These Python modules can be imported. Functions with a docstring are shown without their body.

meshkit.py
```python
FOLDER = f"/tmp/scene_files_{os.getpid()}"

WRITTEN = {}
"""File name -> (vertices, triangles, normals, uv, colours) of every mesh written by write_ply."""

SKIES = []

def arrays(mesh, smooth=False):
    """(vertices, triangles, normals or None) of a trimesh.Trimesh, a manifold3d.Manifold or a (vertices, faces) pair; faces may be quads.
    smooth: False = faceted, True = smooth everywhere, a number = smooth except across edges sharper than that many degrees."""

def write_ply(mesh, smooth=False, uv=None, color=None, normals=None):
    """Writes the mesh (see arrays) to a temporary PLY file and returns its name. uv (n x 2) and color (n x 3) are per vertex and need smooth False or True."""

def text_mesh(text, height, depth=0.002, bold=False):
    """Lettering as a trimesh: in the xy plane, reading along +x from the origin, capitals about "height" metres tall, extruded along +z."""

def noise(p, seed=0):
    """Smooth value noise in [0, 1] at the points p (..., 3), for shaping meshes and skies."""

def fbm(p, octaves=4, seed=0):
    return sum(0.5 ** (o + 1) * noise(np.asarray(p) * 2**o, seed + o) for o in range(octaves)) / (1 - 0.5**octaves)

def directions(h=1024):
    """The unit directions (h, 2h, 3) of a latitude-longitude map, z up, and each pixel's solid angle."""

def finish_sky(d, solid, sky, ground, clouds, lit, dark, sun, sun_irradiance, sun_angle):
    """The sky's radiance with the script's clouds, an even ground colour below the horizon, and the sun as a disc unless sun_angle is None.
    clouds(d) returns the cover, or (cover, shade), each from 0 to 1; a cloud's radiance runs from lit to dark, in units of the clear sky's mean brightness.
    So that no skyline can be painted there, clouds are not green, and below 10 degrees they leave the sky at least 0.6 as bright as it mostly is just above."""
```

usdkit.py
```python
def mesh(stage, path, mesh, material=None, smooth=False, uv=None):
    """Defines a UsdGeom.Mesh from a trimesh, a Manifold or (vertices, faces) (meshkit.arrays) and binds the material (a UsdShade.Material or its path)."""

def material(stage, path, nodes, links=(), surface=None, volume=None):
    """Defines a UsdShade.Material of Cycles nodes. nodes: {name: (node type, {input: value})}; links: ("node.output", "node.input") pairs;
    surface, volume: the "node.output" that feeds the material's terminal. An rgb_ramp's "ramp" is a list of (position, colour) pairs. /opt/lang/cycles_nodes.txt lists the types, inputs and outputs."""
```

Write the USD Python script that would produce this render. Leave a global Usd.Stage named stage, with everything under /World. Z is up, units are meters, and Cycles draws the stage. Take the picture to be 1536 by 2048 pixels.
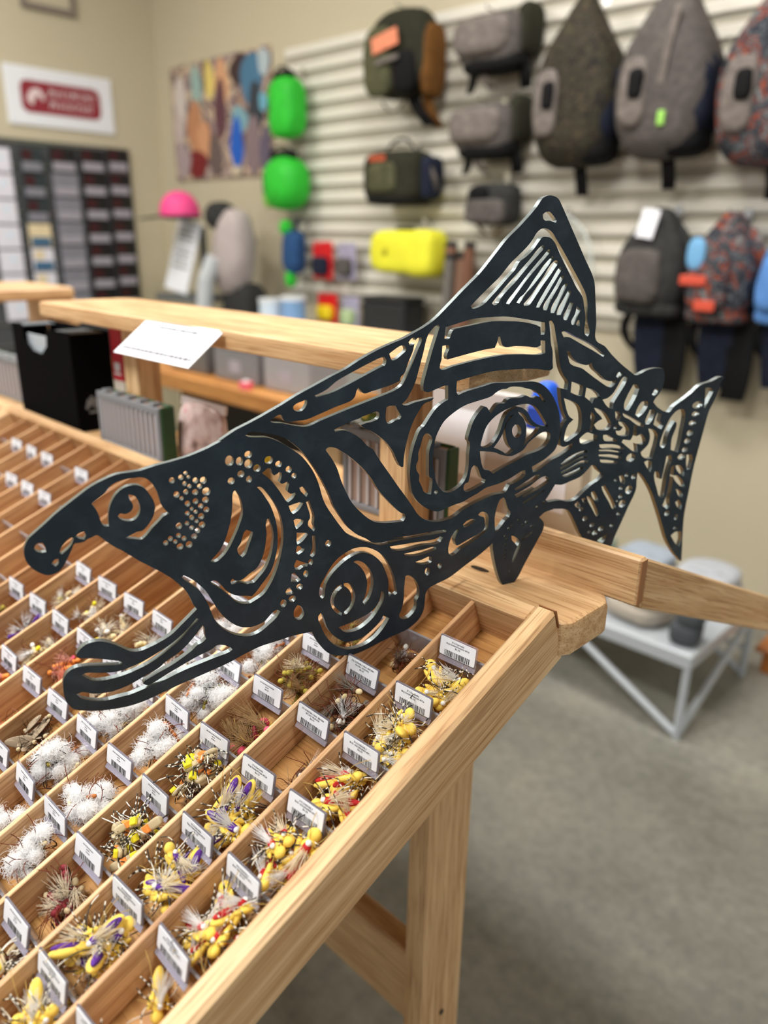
import math, random
import numpy as np, trimesh, manifold3d as m3
from shapely.geometry import Polygon, box as sbox
from shapely.ops import unary_union
from pxr import Usd, UsdGeom, UsdLux, UsdShade, Gf, Sdf, Vt
import usdkit, meshkit

stage = Usd.Stage.CreateInMemory()
UsdGeom.SetStageUpAxis(stage, 'Z'); UsdGeom.SetStageMetersPerUnit(stage, 1.0)
World = UsdGeom.Xform.Define(stage, '/World'); stage.SetDefaultPrim(World.GetPrim())
UsdGeom.Scope.Define(stage, '/World/Looks')
H = 0.994            # height of the tray's back row of tags above the floor; depths below are measured from there

# ------------------------------------------------------------------ camera
F_PX = 1534.19
cam = UsdGeom.Camera.Define(stage, '/World/camera')
YAW, PITCH, ROLL = -0.76958981, -0.34052293, 0.01727456
cy, sy, cp, sp = math.cos(YAW), math.sin(YAW), math.cos(PITCH), math.sin(PITCH)
fwd = np.array([sy*cp, cy*cp, sp]); rgt = np.array([cy, -sy, 0.]); upv = np.cross(rgt, fwd)
c_, s_ = math.cos(ROLL), math.sin(ROLL)
r2, u2 = c_*rgt + s_*upv, -s_*rgt + c_*upv
EYE = np.array([0.35732436, -0.43669442, 0.30583246 + H])
cam.AddTransformOp().Set(Gf.Matrix4d(*r2, 0, *u2, 0, *(-fwd), 0, *EYE, 1))
cam.CreateHorizontalApertureAttr(36.0); cam.CreateVerticalApertureAttr(48.0)
cam.CreateFocalLengthAttr(36.0*F_PX/1536)
cam.CreateFStopAttr(4.4); cam.CreateFocusDistanceAttr(0.60)
cam.CreateClippingRangeAttr(Gf.Vec2f(0.02, 100)); cam.CreateExposureAttr(0.32)

# ------------------------------------------------------------------ light
dome = UsdLux.DomeLight.Define(stage, '/World/room_light')        # the rest of the shop and its windows, beyond what is built
dome.CreateIntensityAttr(0.12); dome.CreateColorAttr(Gf.Vec3f(0.95, 0.98, 1.0))
def panel_light(name, x, y, w, d, power):
    l = UsdLux.RectLight.Define(stage, '/World/' + name)
    l.AddTranslateOp().Set(Gf.Vec3d(x, y, 3.28)); l.CreateWidthAttr(w); l.CreateHeightAttr(d)
    l.CreateIntensityAttr(power); l.CreateColorAttr(Gf.Vec3f(1.0, 0.975, 0.94)); l.CreateNormalizeAttr(False)
LAMPS = [(-3.1, 0.5), (-0.8, 1.0), (-3.1, -1.4), (-0.6, -1.3), (2.9, -0.4)]
POWER = [12.0, 20.0, 20.0, 34.0, 12.0]
for k, (x, y) in enumerate(LAMPS):
    panel_light('ceiling_lamp_light_%d' % k, x, y, 1.15, 0.55, POWER[k])

# ------------------------------------------------------------------ helpers
used = {}
def numbered(parent, name):
    k = used.get((parent, name), 0); used[(parent, name)] = k + 1
    return name if k == 0 else '%s_%03d' % (name, k)
def path_of(p): return str(p.GetPath()) if hasattr(p, 'GetPath') else (p or '/World')
def obj(name, mesh, mat, parent=None, smooth=False):
    par = path_of(parent) if parent is not None else '/World'
    return usdkit.mesh(stage, par + '/' + numbered(par, name), mesh, mat, smooth=smooth).GetPrim()
def tag(p, label=None, cat=None, group=None, kind=None):
    for k, v in (('label', label), ('category', cat), ('group', group), ('kind', kind)):
        if v: p.SetCustomDataByKey(k, v)
    return p
def thing(name, label, cat, loc=(0, 0, 0), rz=0, group=None, parent=None, rx=0, ry=0):
    par = path_of(parent) if parent is not None else '/World'
    x = UsdGeom.Xform.Define(stage, par + '/' + numbered(par, name))
    x.AddTranslateOp().Set(Gf.Vec3d(*map(float, loc)))
    if rz: x.AddRotateZOp().Set(float(rz))
    if ry: x.AddRotateYOp().Set(float(ry))
    if rx: x.AddRotateXOp().Set(float(rx))
    return tag(x.GetPrim(), label, cat, group)
def box(x0, x1, y0, y1, z0, z1, c=0.0):
    """box with chamfered edges"""
    x0, x1 = min(x0, x1), max(x0, x1); y0, y1 = min(y0, y1), max(y0, y1); z0, z1 = min(z0, z1), max(z0, z1)
    if c <= 0:
        b = trimesh.creation.box([x1-x0, y1-y0, z1-z0]); b.apply_translation([(x0+x1)/2, (y0+y1)/2, (z0+z1)/2]); return b
    pts = []
    for sx in (0, 1):
        for sy_ in (0, 1):
            for sz in (0, 1):
                X, Y, Z = (x0, x1)[sx], (y0, y1)[sy_], (z0, z1)[sz]
                dx, dy, dz = (c, -c)[sx], (c, -c)[sy_], (c, -c)[sz]
                pts += [(X+dx, Y+dy, Z), (X+dx, Y, Z+dz), (X, Y+dy, Z+dz)]
    return trimesh.convex.convex_hull(np.array(pts))
def cat_(*ms): return trimesh.util.concatenate([m for m in ms])
def prism(poly, z0, z1):
    m = trimesh.creation.extrude_polygon(poly, z1-z0, engine='earcut'); m.apply_translation([0, 0, z0]); return m
def bar(a, b, r, n=8, r2=None):
    a, b = np.array(a, float), np.array(b, float); L = np.linalg.norm(b-a)
    m = trimesh.creation.cylinder(radius=r, height=L, sections=n)
    if r2 is not None:
        top = m.vertices[:, 2] > 0; m.vertices[top, :2] *= r2/r
    m.apply_transform(trimesh.geometry.align_vectors([0, 0, 1], (b-a)/L)); m.apply_translation((a+b)/2); return m
def tubepath(pts, r, n=6):
    return cat_(*[bar(pts[i], pts[i+1], r, n) for i in range(len(pts)-1)])
def ribbon(pts, w, t, axis=(1, 0, 0)):
    """strap: a band of width w along axis and thickness t following pts"""
    pts = np.array(pts, float); ax = np.array(axis, float); ax /= np.linalg.norm(ax)
    tan = np.gradient(pts, axis=0); nor = np.cross(tan, ax); nor /= np.maximum(np.linalg.norm(nor, axis=1, keepdims=True), 1e-9)
    ring = np.stack([pts + ax*w/2 + nor*t/2, pts - ax*w/2 + nor*t/2, pts - ax*w/2 - nor*t/2, pts + ax*w/2 - nor*t/2], 1)
    n = len(pts); v = ring.reshape(-1, 3); f = []
    for i in range(n-1):
        for k in range(4):
            a, b = i*4+k, i*4+(k+1) % 4; f += [(a, b, b+4), (a, b+4, a+4)]
    f += [(0, 2, 1), (0, 3, 2), (4*n-4, 4*n-3, 4*n-2), (4*n-4, 4*n-2, 4*n-1)]
    m = trimesh.Trimesh(v, np.array(f), process=False); m.fix_normals(); return m
_ico = {k: trimesh.creation.icosphere(k, 1.0) for k in (1, 2, 3, 4)}
def blob(w, d, h, e=0.55, seed=0, amp=0.0, lvl=3, scale=6.0, taper=None):
    """soft pillow-like box: super-ellipsoid w x d x h centred at the origin, with noise; taper(z in -1..1) -> (sx, sy)"""
    m = _ico[lvl].copy(); v = m.vertices
    v = np.sign(v)*np.abs(v)**e; v = v/np.maximum(1e-9, (np.abs(v)**(2/e)).sum(1, keepdims=True)**(e/2)) if False else v
    v = v*np.array([w/2, d/2, h/2])
    if taper is not None:
        k = np.array([taper(z) for z in v[:, 2]/(h/2)]); v[:, 0] *= k[:, 0]; v[:, 1] *= k[:, 1]
    if amp:
        q = v*scale + seed*7.3
        v = v + m.vertex_normals*((meshkit.fbm(q, 3, seed)-0.5)*2*amp)[:, None]
    m.vertices = v; return m
def place(m, loc=(0, 0, 0), rx=0, ry=0, rz=0):
    m = m.copy()
    for a, ax in ((rx, [1, 0, 0]), (ry, [0, 1, 0]), (rz, [0, 0, 1])):
        if a: m.apply_transform(trimesh.transformations.rotation_matrix(math.radians(a), ax))
    m.apply_translation(loc); return m
def curves(name, strands, width, mat, parent, kind=None):
    """strands: list of (n,3) arrays; hair and thread"""
    par = path_of(parent)
    c = UsdGeom.BasisCurves.Define(stage, par + '/' + numbered(par, name))
    c.CreateTypeAttr('linear'); c.CreateWrapAttr('nonperiodic')
    P = np.vstack(strands).astype(np.float32)
    c.CreatePointsAttr(Vt.Vec3fArray.FromNumpy(P)); c.CreateCurveVertexCountsAttr(Vt.IntArray([len(s) for s in strands]))
    w = np.concatenate([np.linspace(width, width*0.35, len(s)) if not callable(width) else width(len(s)) for s in strands]).astype(np.float32)
    c.CreateWidthsAttr(Vt.FloatArray.FromNumpy(w)); c.SetWidthsInterpolation('vertex')
    UsdShade.MaterialBindingAPI.Apply(c.GetPrim()).Bind(UsdShade.Material.Get(stage, mat) if isinstance(mat, str) else mat)
    return c.GetPrim()

# ------------------------------------------------------------------ materials
MATS = {}
def M(name, nodes, links, surface):
    MATS[name] = usdkit.material(stage, '/World/Looks/' + name, nodes, links, surface=surface); return MATS[name]
def lin(*c): return tuple(((x/255+0.055)/1.055)**2.4 if x/255 > 0.04045 else x/255/12.92 for x in c)
def plain(name, rgb, rough=0.6, metal=0.0, spec=0.5, **kw):
    return M(name, {'p': ('principled_bsdf', dict(base_color=rgb, roughness=rough, metallic=metal, specular_ior_level=spec, **kw))}, [], 'p.BSDF')
def fabric(name, rgb, var=0.25, scale=40, rough=0.85):
    a = tuple(c*(1-var) for c in rgb); b = tuple(min(1, c*(1+var)) for c in rgb)
    return M(name, {'g': ('texture_coordinate', {}), 'n': ('noise_texture', {'scale': scale, 'detail': 3.0}), 'r': ('rgb_ramp', {'ramp': [(0.3, a), (0.7, b)]}),
                    'w': ('noise_texture', {'scale': scale*14}), 'b': ('bump', {'strength': 0.25, 'distance': 0.002}), 'p': ('principled_bsdf', {'roughness': rough, 'specular_ior_level': 0.25})},
             [('g.object', 'n.vector'), ('g.object', 'w.vector'), ('n.fac', 'r.fac'), ('r.color', 'p.base_color'), ('w.fac', 'b.height'), ('b.normal', 'p.normal')], 'p.BSDF')
def wood(name, axis, light=lin(224, 191, 148), dark=lin(190, 148, 103), rough=0.42):
    s = {'x': (5, 70, 130), 'y': (70, 5, 130), 'z': (70, 130, 5)}[axis]; s2 = {'x': (16, 480, 760), 'y': (480, 16, 760), 'z': (480, 760, 16)}[axis]
    s3 = {'x': (1.6, 9, 9), 'y': (9, 1.6, 9), 'z': (9, 9, 1.6)}[axis]
    mid = tuple((a+b)/2 for a, b in zip(light, dark))
    return M(name, {'t': ('texture_coordinate', {}), 'o': ('object_info', {}), 'k': ('vector_math', {'math_type': 'scale', 'scale': 3.7}), 'cx': ('combine_xyz', {}),
                    'ad': ('vector_math', {'math_type': 'add'}),
                    'm1': ('vector_math', {'math_type': 'multiply', 'vector2': s}), 'm2': ('vector_math', {'math_type': 'multiply', 'vector2': s2}), 'm3': ('vector_math', {'math_type': 'multiply', 'vector2': s3}),
                    'n1': ('noise_texture', {'scale': 1.0, 'detail': 4.0, 'distortion': 0.6}), 'n2': ('noise_texture', {'scale': 1.0, 'detail': 2.0}), 'n3': ('noise_texture', {'scale': 1.0, 'detail': 2.0}),
                    'r1': ('rgb_ramp', {'ramp': [(0.30, dark), (0.48, mid), (0.66, light)]}), 'r2': ('rgb_ramp', {'ramp': [(0.38, (0.62, 0.52, 0.43)), (0.47, (1, 1, 1))]}),
                    'r3': ('rgb_ramp', {'ramp': [(0.30, (0.84, 0.78, 0.71)), (0.65, (1.04, 1.03, 1.0))]}),
                    'x1': ('mix_color', {'blend_type': 'multiply', 'fac': 0.75}), 'x2': ('mix_color', {'blend_type': 'multiply', 'fac': 1.0}),
                    'b': ('bump', {'strength': 0.12, 'distance': 0.0006}), 'p': ('principled_bsdf', {'roughness': rough, 'specular_ior_level': 0.4})},
             [('o.random', 'cx.x'), ('o.random', 'cx.y'), ('o.random', 'cx.z'), ('cx.vector', 'k.vector1'), ('t.object', 'ad.vector1'), ('k.vector', 'ad.vector2'),
              ('ad.vector', 'm1.vector1'), ('ad.vector', 'm2.vector1'), ('ad.vector', 'm3.vector1'), ('m1.vector', 'n1.vector'), ('m2.vector', 'n2.vector'), ('m3.vector', 'n3.vector'),
              ('n1.fac', 'r1.fac'), ('n2.fac', 'r2.fac'), ('n3.fac', 'r3.fac'), ('r1.color', 'x1.a'), ('r2.color', 'x1.b'), ('x1.result', 'x2.a'), ('r3.color', 'x2.b'), ('x2.result', 'p.base_color'),
              ('n2.fac', 'b.height'), ('b.normal', 'p.normal')], 'p.BSDF')
OAKX = wood('oak_along_x', 'x'); OAKY = wood('oak_along_y', 'y'); OAKZ = wood('oak_along_z', 'z')
OAKD = wood('divider_oak', 'y', lin(226, 188, 144), lin(178, 130, 90)); OAKE = plain('end_grain', lin(150, 102, 62), 0.6)
OAKF = wood('tray_floor_oak', 'x', lin(206, 160, 100), lin(165, 116, 66))
STEEL = M('mill_scale_steel', {'t': ('texture_coordinate', {}), 'n': ('noise_texture', {'scale': 26.0, 'detail': 7.0, 'roughness': 0.68, 'distortion': 0.5}), 'n2': ('noise_texture', {'scale': 900.0, 'detail': 2.0}), 'n3': ('noise_texture', {'scale': 9.0, 'detail': 3.0}),
             'r': ('rgb_ramp', {'ramp': [(0.28, (0.005, 0.012, 0.021)), (0.50, (0.011, 0.023, 0.037)), (0.74, (0.030, 0.048, 0.066))]}), 'q': ('map_range', {'from_min': 0.3, 'from_max': 0.7, 'to_min': 0.30, 'to_max': 0.48}),
             'r2': ('rgb_ramp', {'ramp': [(0.70, (0, 0, 0)), (0.80, (0.05, 0.06, 0.07))]}), 'x': ('mix_color', {'blend_type': 'add', 'fac': 0.35}),
             'b': ('bump', {'strength': 0.08, 'distance': 0.0004}), 'p': ('principled_bsdf', {'metallic': 0.0, 'specular_ior_level': 0.40})},
          [('t.object', 'n.vector'), ('t.object', 'n2.vector'), ('t.object', 'n3.vector'), ('n.fac', 'r.fac'), ('r.color', 'x.a'), ('n2.fac', 'r2.fac'), ('r2.color', 'x.b'), ('x.result', 'p.base_color'), ('n3.fac', 'q.value'), ('q.result', 'p.roughness'), ('n2.fac', 'b.height'), ('b.normal', 'p.normal')], 'p.BSDF')
EDGE = plain('bright_cut_steel', (0.23, 0.265, 0.27), 0.36, 1.0)
WALLP = M('beige_wall_paint', {'t': ('texture_coordinate', {}), 'n': ('noise_texture', {'scale': 120.0}), 'b': ('bump', {'strength': 0.08, 'distance': 0.002}), 'p': ('principled_bsdf', {'base_color': lin(194, 184, 158), 'roughness': 0.7})}, [('t.object', 'n.vector'), ('n.fac', 'b.height'), ('b.normal', 'p.normal')], 'p.BSDF')
CONC = M('sealed_concrete', {'t': ('texture_coordinate', {}), 'n': ('noise_texture', {'scale': 2.6, 'detail': 5.0, 'roughness': 0.62}), 'n2': ('noise_texture', {'scale': 34.0, 'detail': 5.0, 'roughness': 0.7}),
            'r': ('rgb_ramp', {'ramp': [(0.30, lin(118, 117, 108)), (0.5, lin(136, 135, 127)), (0.7, lin(152, 149, 139))]}), 'r2': ('rgb_ramp', {'ramp': [(0.35, (0.80, 0.80, 0.79)), (0.65, (1.1, 1.09, 1.06))]}),
            'x': ('mix_color', {'blend_type': 'multiply', 'fac': 1.0}), 'p': ('principled_bsdf', {'roughness': 0.5, 'specular_ior_level': 0.35})},
         [('t.object', 'n.vector'), ('t.object', 'n2.vector'), ('n.fac', 'r.fac'), ('n2.fac', 'r2.fac'), ('r.color', 'x.a'), ('r2.color', 'x.b'), ('x.result', 'p.base_color')], 'p.BSDF')
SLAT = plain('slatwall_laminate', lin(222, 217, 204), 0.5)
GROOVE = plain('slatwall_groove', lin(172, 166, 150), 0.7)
PAPER = plain('white_label_card', lin(232, 234, 240), 0.55)
INK = plain('black_ink', (0.02, 0.02, 0.025), 0.6)
GREYINK = plain('grey_ink', (0.16, 0.16, 0.18), 0.6)
WHITE = plain('white_paint', lin(226, 229, 232), 0.45)
BENCHW = plain('pale_grey_metal', lin(186, 192, 198), 0.4, 0.2)
BLACK = plain('black_plastic', (0.012, 0.012, 0.013), 0.55)
BLACKC = plain('black_cardboard', (0.003, 0.003, 0.0034), 0.9, 0, 0.04)
CLEAR = M('clear_acrylic', {'a': ('transparent_bsdf', {'color': (0.94, 0.94, 0.97)}), 'g': ('glossy_bsdf', {'color': (1, 1, 1), 'roughness': 0.05}), 'f': ('fresnel', {'IOR': 1.6}), 'x': ('mix_closure', {}),
             'd': ('diffuse_bsdf', {'color': (0.86, 0.86, 0.95)}), 'y': ('mix_closure', {'fac': 0.20})}, [('f.fac', 'x.fac'), ('a.BSDF', 'x.closure1'), ('g.BSDF', 'x.closure2'), ('x.closure', 'y.closure1'), ('d.BSDF', 'y.closure2')], 'y.closure')
SLEEVE = M('clear_label_sleeve', {'a': ('transparent_bsdf', {'color': (0.95, 0.94, 0.98)}), 'g': ('glossy_bsdf', {'color': (1, 1, 1), 'roughness': 0.08}), 'f': ('fresnel', {'IOR': 1.5}), 'x': ('mix_closure', {}),
             'd': ('diffuse_bsdf', {'color': (0.80, 0.77, 0.90)}), 'y': ('mix_closure', {'fac': 0.12})}, [('f.fac', 'x.fac'), ('a.BSDF', 'x.closure1'), ('g.BSDF', 'x.closure2'), ('x.closure', 'y.closure1'), ('d.BSDF', 'y.closure2')], 'y.closure')

# ------------------------------------------------------------------ the room
T = np.array
def struct(name, mesh, mat, label=None, smooth=False): return tag(obj(name, mesh, mat, None, smooth), label, None, None, 'structure')
struct('floor', box(-5.6, 4.5, -4.0, 2.45, -0.10, 0.0), CONC, 'mottled grey polished concrete shop floor')
struct('wall_back', box(-4.5, 4.5, 2.45, 2.57, 0, 3.4), WALLP, 'beige painted wall behind the hanging packs')
struct('wall_left', box(-4.62, -4.5, -4.0, 2.57, 0, 3.4), WALLP, 'beige painted wall behind the leader packet rack')
ceil = struct('ceiling', box(-4.62, 4.5, -4.0, 2.57, 3.40, 3.5), plain('ceiling_white', lin(228, 226, 218), 0.8), 'white shop ceiling')
LAMPM = M('lamp_diffuser', {'e': ('emission', {'color': (1.0, 0.95, 0.87), 'strength': 5.0})}, [], 'e.emission')
for k, (x, y) in enumerate(LAMPS):
    t = thing('ceiling_light', 'white ceiling light panel above ' + ('the hooded shirt and poster', 'the aisle behind the salmon', 'the far left end of the trays', 'the salmon head', 'the open floor at right')[k], 'ceiling light', (x, y, 3.3), group='ceiling light panels')
    obj('housing', cat_(box(-0.62, 0.62, -0.32, 0.32, 0.03, 0.1), box(-0.62, -0.59, -0.32, 0.32, -0.015, 0.03), box(0.59, 0.62, -0.32, 0.32, -0.015, 0.03), box(-0.59, 0.59, -0.32, -0.29, -0.015, 0.03), box(-0.59, 0.59, 0.29, 0.32, -0.015, 0.03)), WHITE, t)
    obj('diffuser', box(-0.59, 0.59, -0.29, 0.29, 0.005, 0.02), LAMPM, t)
# slatwall on the back wall
SX0, SX1, SZ1, PITCHZ = -3.19, 1.6, 1.225 + H, 0.0765
sw = thing('slatwall_panel', 'off-white slatwall panel with horizontal grooves, hung with packs', 'slatwall', (0, 0, 0))
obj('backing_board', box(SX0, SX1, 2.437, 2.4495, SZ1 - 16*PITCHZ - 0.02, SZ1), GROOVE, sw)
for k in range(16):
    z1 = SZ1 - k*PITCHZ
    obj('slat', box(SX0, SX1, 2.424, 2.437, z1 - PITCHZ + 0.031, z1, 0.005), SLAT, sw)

# ------------------------------------------------------------------ the display island
TILT = math.degrees(0.36807626); CT, ST = math.cos(0.36807626), math.sin(0.36807626)
PX, PY = 0.0554, 0.0574        # bin pitch across and along the slope
isl = thing('fly_display_table', 'oak display table with sloped bin trays, centre ledge and one visible thick leg', 'display table', (0, 0, H))
led = Polygon([(-1.34, 0.0615), (0.064, 0.0615), (0.074, 0.066), (0.0795, 0.076), (0.0795, 0.131), (0.070, 0.1448), (-0.175, 0.1448), (-0.185, 0.175), (-1.34, 0.175)])
def rounded_prism(poly, z0, z1, r):
    steps = [(z0, -r), (z0 + r*0.3, -r*0.3), (z0 + r, 0), (z1 - r, 0), (z1 - r*0.3, -r*0.3), (z1, -r)]
    rings = [np.array(poly.buffer(o, join_style=1, quad_segs=3).exterior.coords)[:-1] if o else np.array(poly.exterior.coords)[:-1] for z, o in steps]
    ms = []
    hulls = [np.c_[rg, np.full(len(rg), z)] for rg, (z, o) in zip(rings, steps)]
    return trimesh.convex.convex_hull(np.vstack(hulls))
obj('centre_ledge', rounded_prism(led, -0.018, 0.014, 0.005), OAKX, isl, 30)
obj('ledge_board', box(-0.172, 0.098, 0.1452, 0.1570, 0.010, 0.0545, 0.002), OAKX, isl)
obj('end_plug', cat_(box(0.0976, 0.0984, 0.1464, 0.1560, 0.0120, 0.0525)), OAKE, isl)
obj('knot', place(blob(0.021, 0.008, 0.0010, .9, 1, 0, 2), (-0.041, 0.1060, 0.0141)), plain('dark_knot', (0.02, 0.013, 0.008), .6), isl)
# far tray, mirror image, sloping away
far = thing('far_tray', None, None, (0, 0.157, 0.0525), rx=-23.3, parent=isl)
fr = box(0.079, 0.0978, 0.0008, 0.62, -0.044, 0.0, 0.002); fr.vertices[:, 1] += np.where(fr.vertices[:, 1] < 0.3, -fr.vertices[:, 2]*0.43, 0.0); obj('side_rail', fr, OAKY, far)
obj('tray_floor', box(-1.34, 0.078, 0.030, 0.60, -0.042, -0.037), OAKF, far)
obj('front_rail', box(-1.34, 0.0785, 0.602, 0.62, -0.044, 0.0, 0.002), OAKX, far)
# leg under the ledge and long stretcher
obj('leg', box(-0.092, -0.060, 0.074, 0.146, -H, -0.020, 0.003), OAKZ, isl)
obj('leg', box(-1.30, -1.268, 0.074, 0.146, -H, -0.020, 0.003), OAKZ, isl)
obj('stretcher', box(-1.2675, -0.0925, 0.094, 0.126, -0.625, -0.515, 0.003), OAKX, isl)
obj('screw', place(trimesh.creation.cylinder(radius=0.0035, height=0.002, sections=12), (-0.0595, 0.110, -0.585), ry=90), plain('screw_black', (0.02, 0.02, 0.02), 0.4), isl)
# raised shelf and its posts
rsh = Polygon([(-0.865, 0.066), (-0.855, 0.056), (-0.845, 0.053), (-0.040, 0.053), (-0.028, 0.058), (-0.022, 0.070), (-0.030, 0.180), (-0.062, 0.208), (-0.835, 0.208), (-0.860, 0.190)])
obj('raised_shelf', rounded_prism(rsh, 0.189, 0.210, 0.0035), OAKX, isl, 30)
for xa in (-0.172, -0.694):
    obj('shelf_post', box(xa, xa + 0.039, 0.1005, 0.138, 0.014, 0.189, 0.002), OAKZ, isl)

# ------------------------------------------------------------------ fly bin tray (sloped); local y runs up the slope, local z out of it
tray = thing('fly_bin_tray', 'sloped oak tray of open fly bins with thin wooden dividers', 'bin tray', (0, 0, H), rx=TILT)
def ty(v): return -v
obj('side_rail', box(0.0545, 0.0725, ty(0.66), ty(-0.064), -0.048, 0.0065, 0.003), OAKY, tray)
obj('rail_end', box(0.0555, 0.0720, ty(-0.0643), ty(-0.0652), -0.044, 0.0045), OAKE, tray)
obj('back_rail', box(-1.02, 0.0543, ty(-0.046), ty(-0.0635), -0.036, 0.0035, 0.0015), OAKX, tray)
obj('side_rail', box(-1.0170, -0.9990, ty(0.66), ty(-0.046), -0.048, 0.0035, 0.002), OAKY, tray)
obj('front_rail', box(-1.017, 0.0545, ty(0.642), ty(0.66), -0.048, 0.0035, 0.002), OAKX, tray)
obj('tray_floor', box(-1.02, 0.0545, ty(0.642), ty(-0.046), -0.040, -0.0345), OAKF, tray)
for i in range(18):
    obj('divider', box(-i*PX-0.0021, -i*PX+0.0021, ty(0.642), ty(-0.0462), -0.0344, -0.0008 if i else 0.0, 0.0006), OAKD, tray)
for j in range(1, 12):
    v = (j-1)*PY + 0.0025
    obj('clear_divider', box(-0.9985, 0.0544, ty(v+0.0009), ty(v-0.0009), -0.0344, -0.0085), CLEAR, tray)
tray2 = thing('fly_bin_tray', 'second sloped oak bin tray left of the first, only its corner in view', 'bin tray', (-1.0225, 0, H), rx=TILT)
obj('side_rail', box(-0.0180, 0.0, ty(0.66), ty(-0.0635), -0.048, 0.0035, 0.002), OAKY, tray2)
obj('back_rail', box(-0.318, -0.0182, ty(-0.046), ty(-0.0635), -0.036, 0.0035, 0.0015), OAKX, tray2)
obj('tray_floor', box(-0.318, -0.0182, ty(0.642), ty(-0.046), -0.040, -0.0345), OAKF, tray2)
for i in range(1, 6):
    obj('divider', box(-0.018-i*PX-0.0021, -0.018-i*PX+0.0021, ty(0.642), ty(-0.0462), -0.0344, 0.0, 0.0006), OAKD, tray2)

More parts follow.
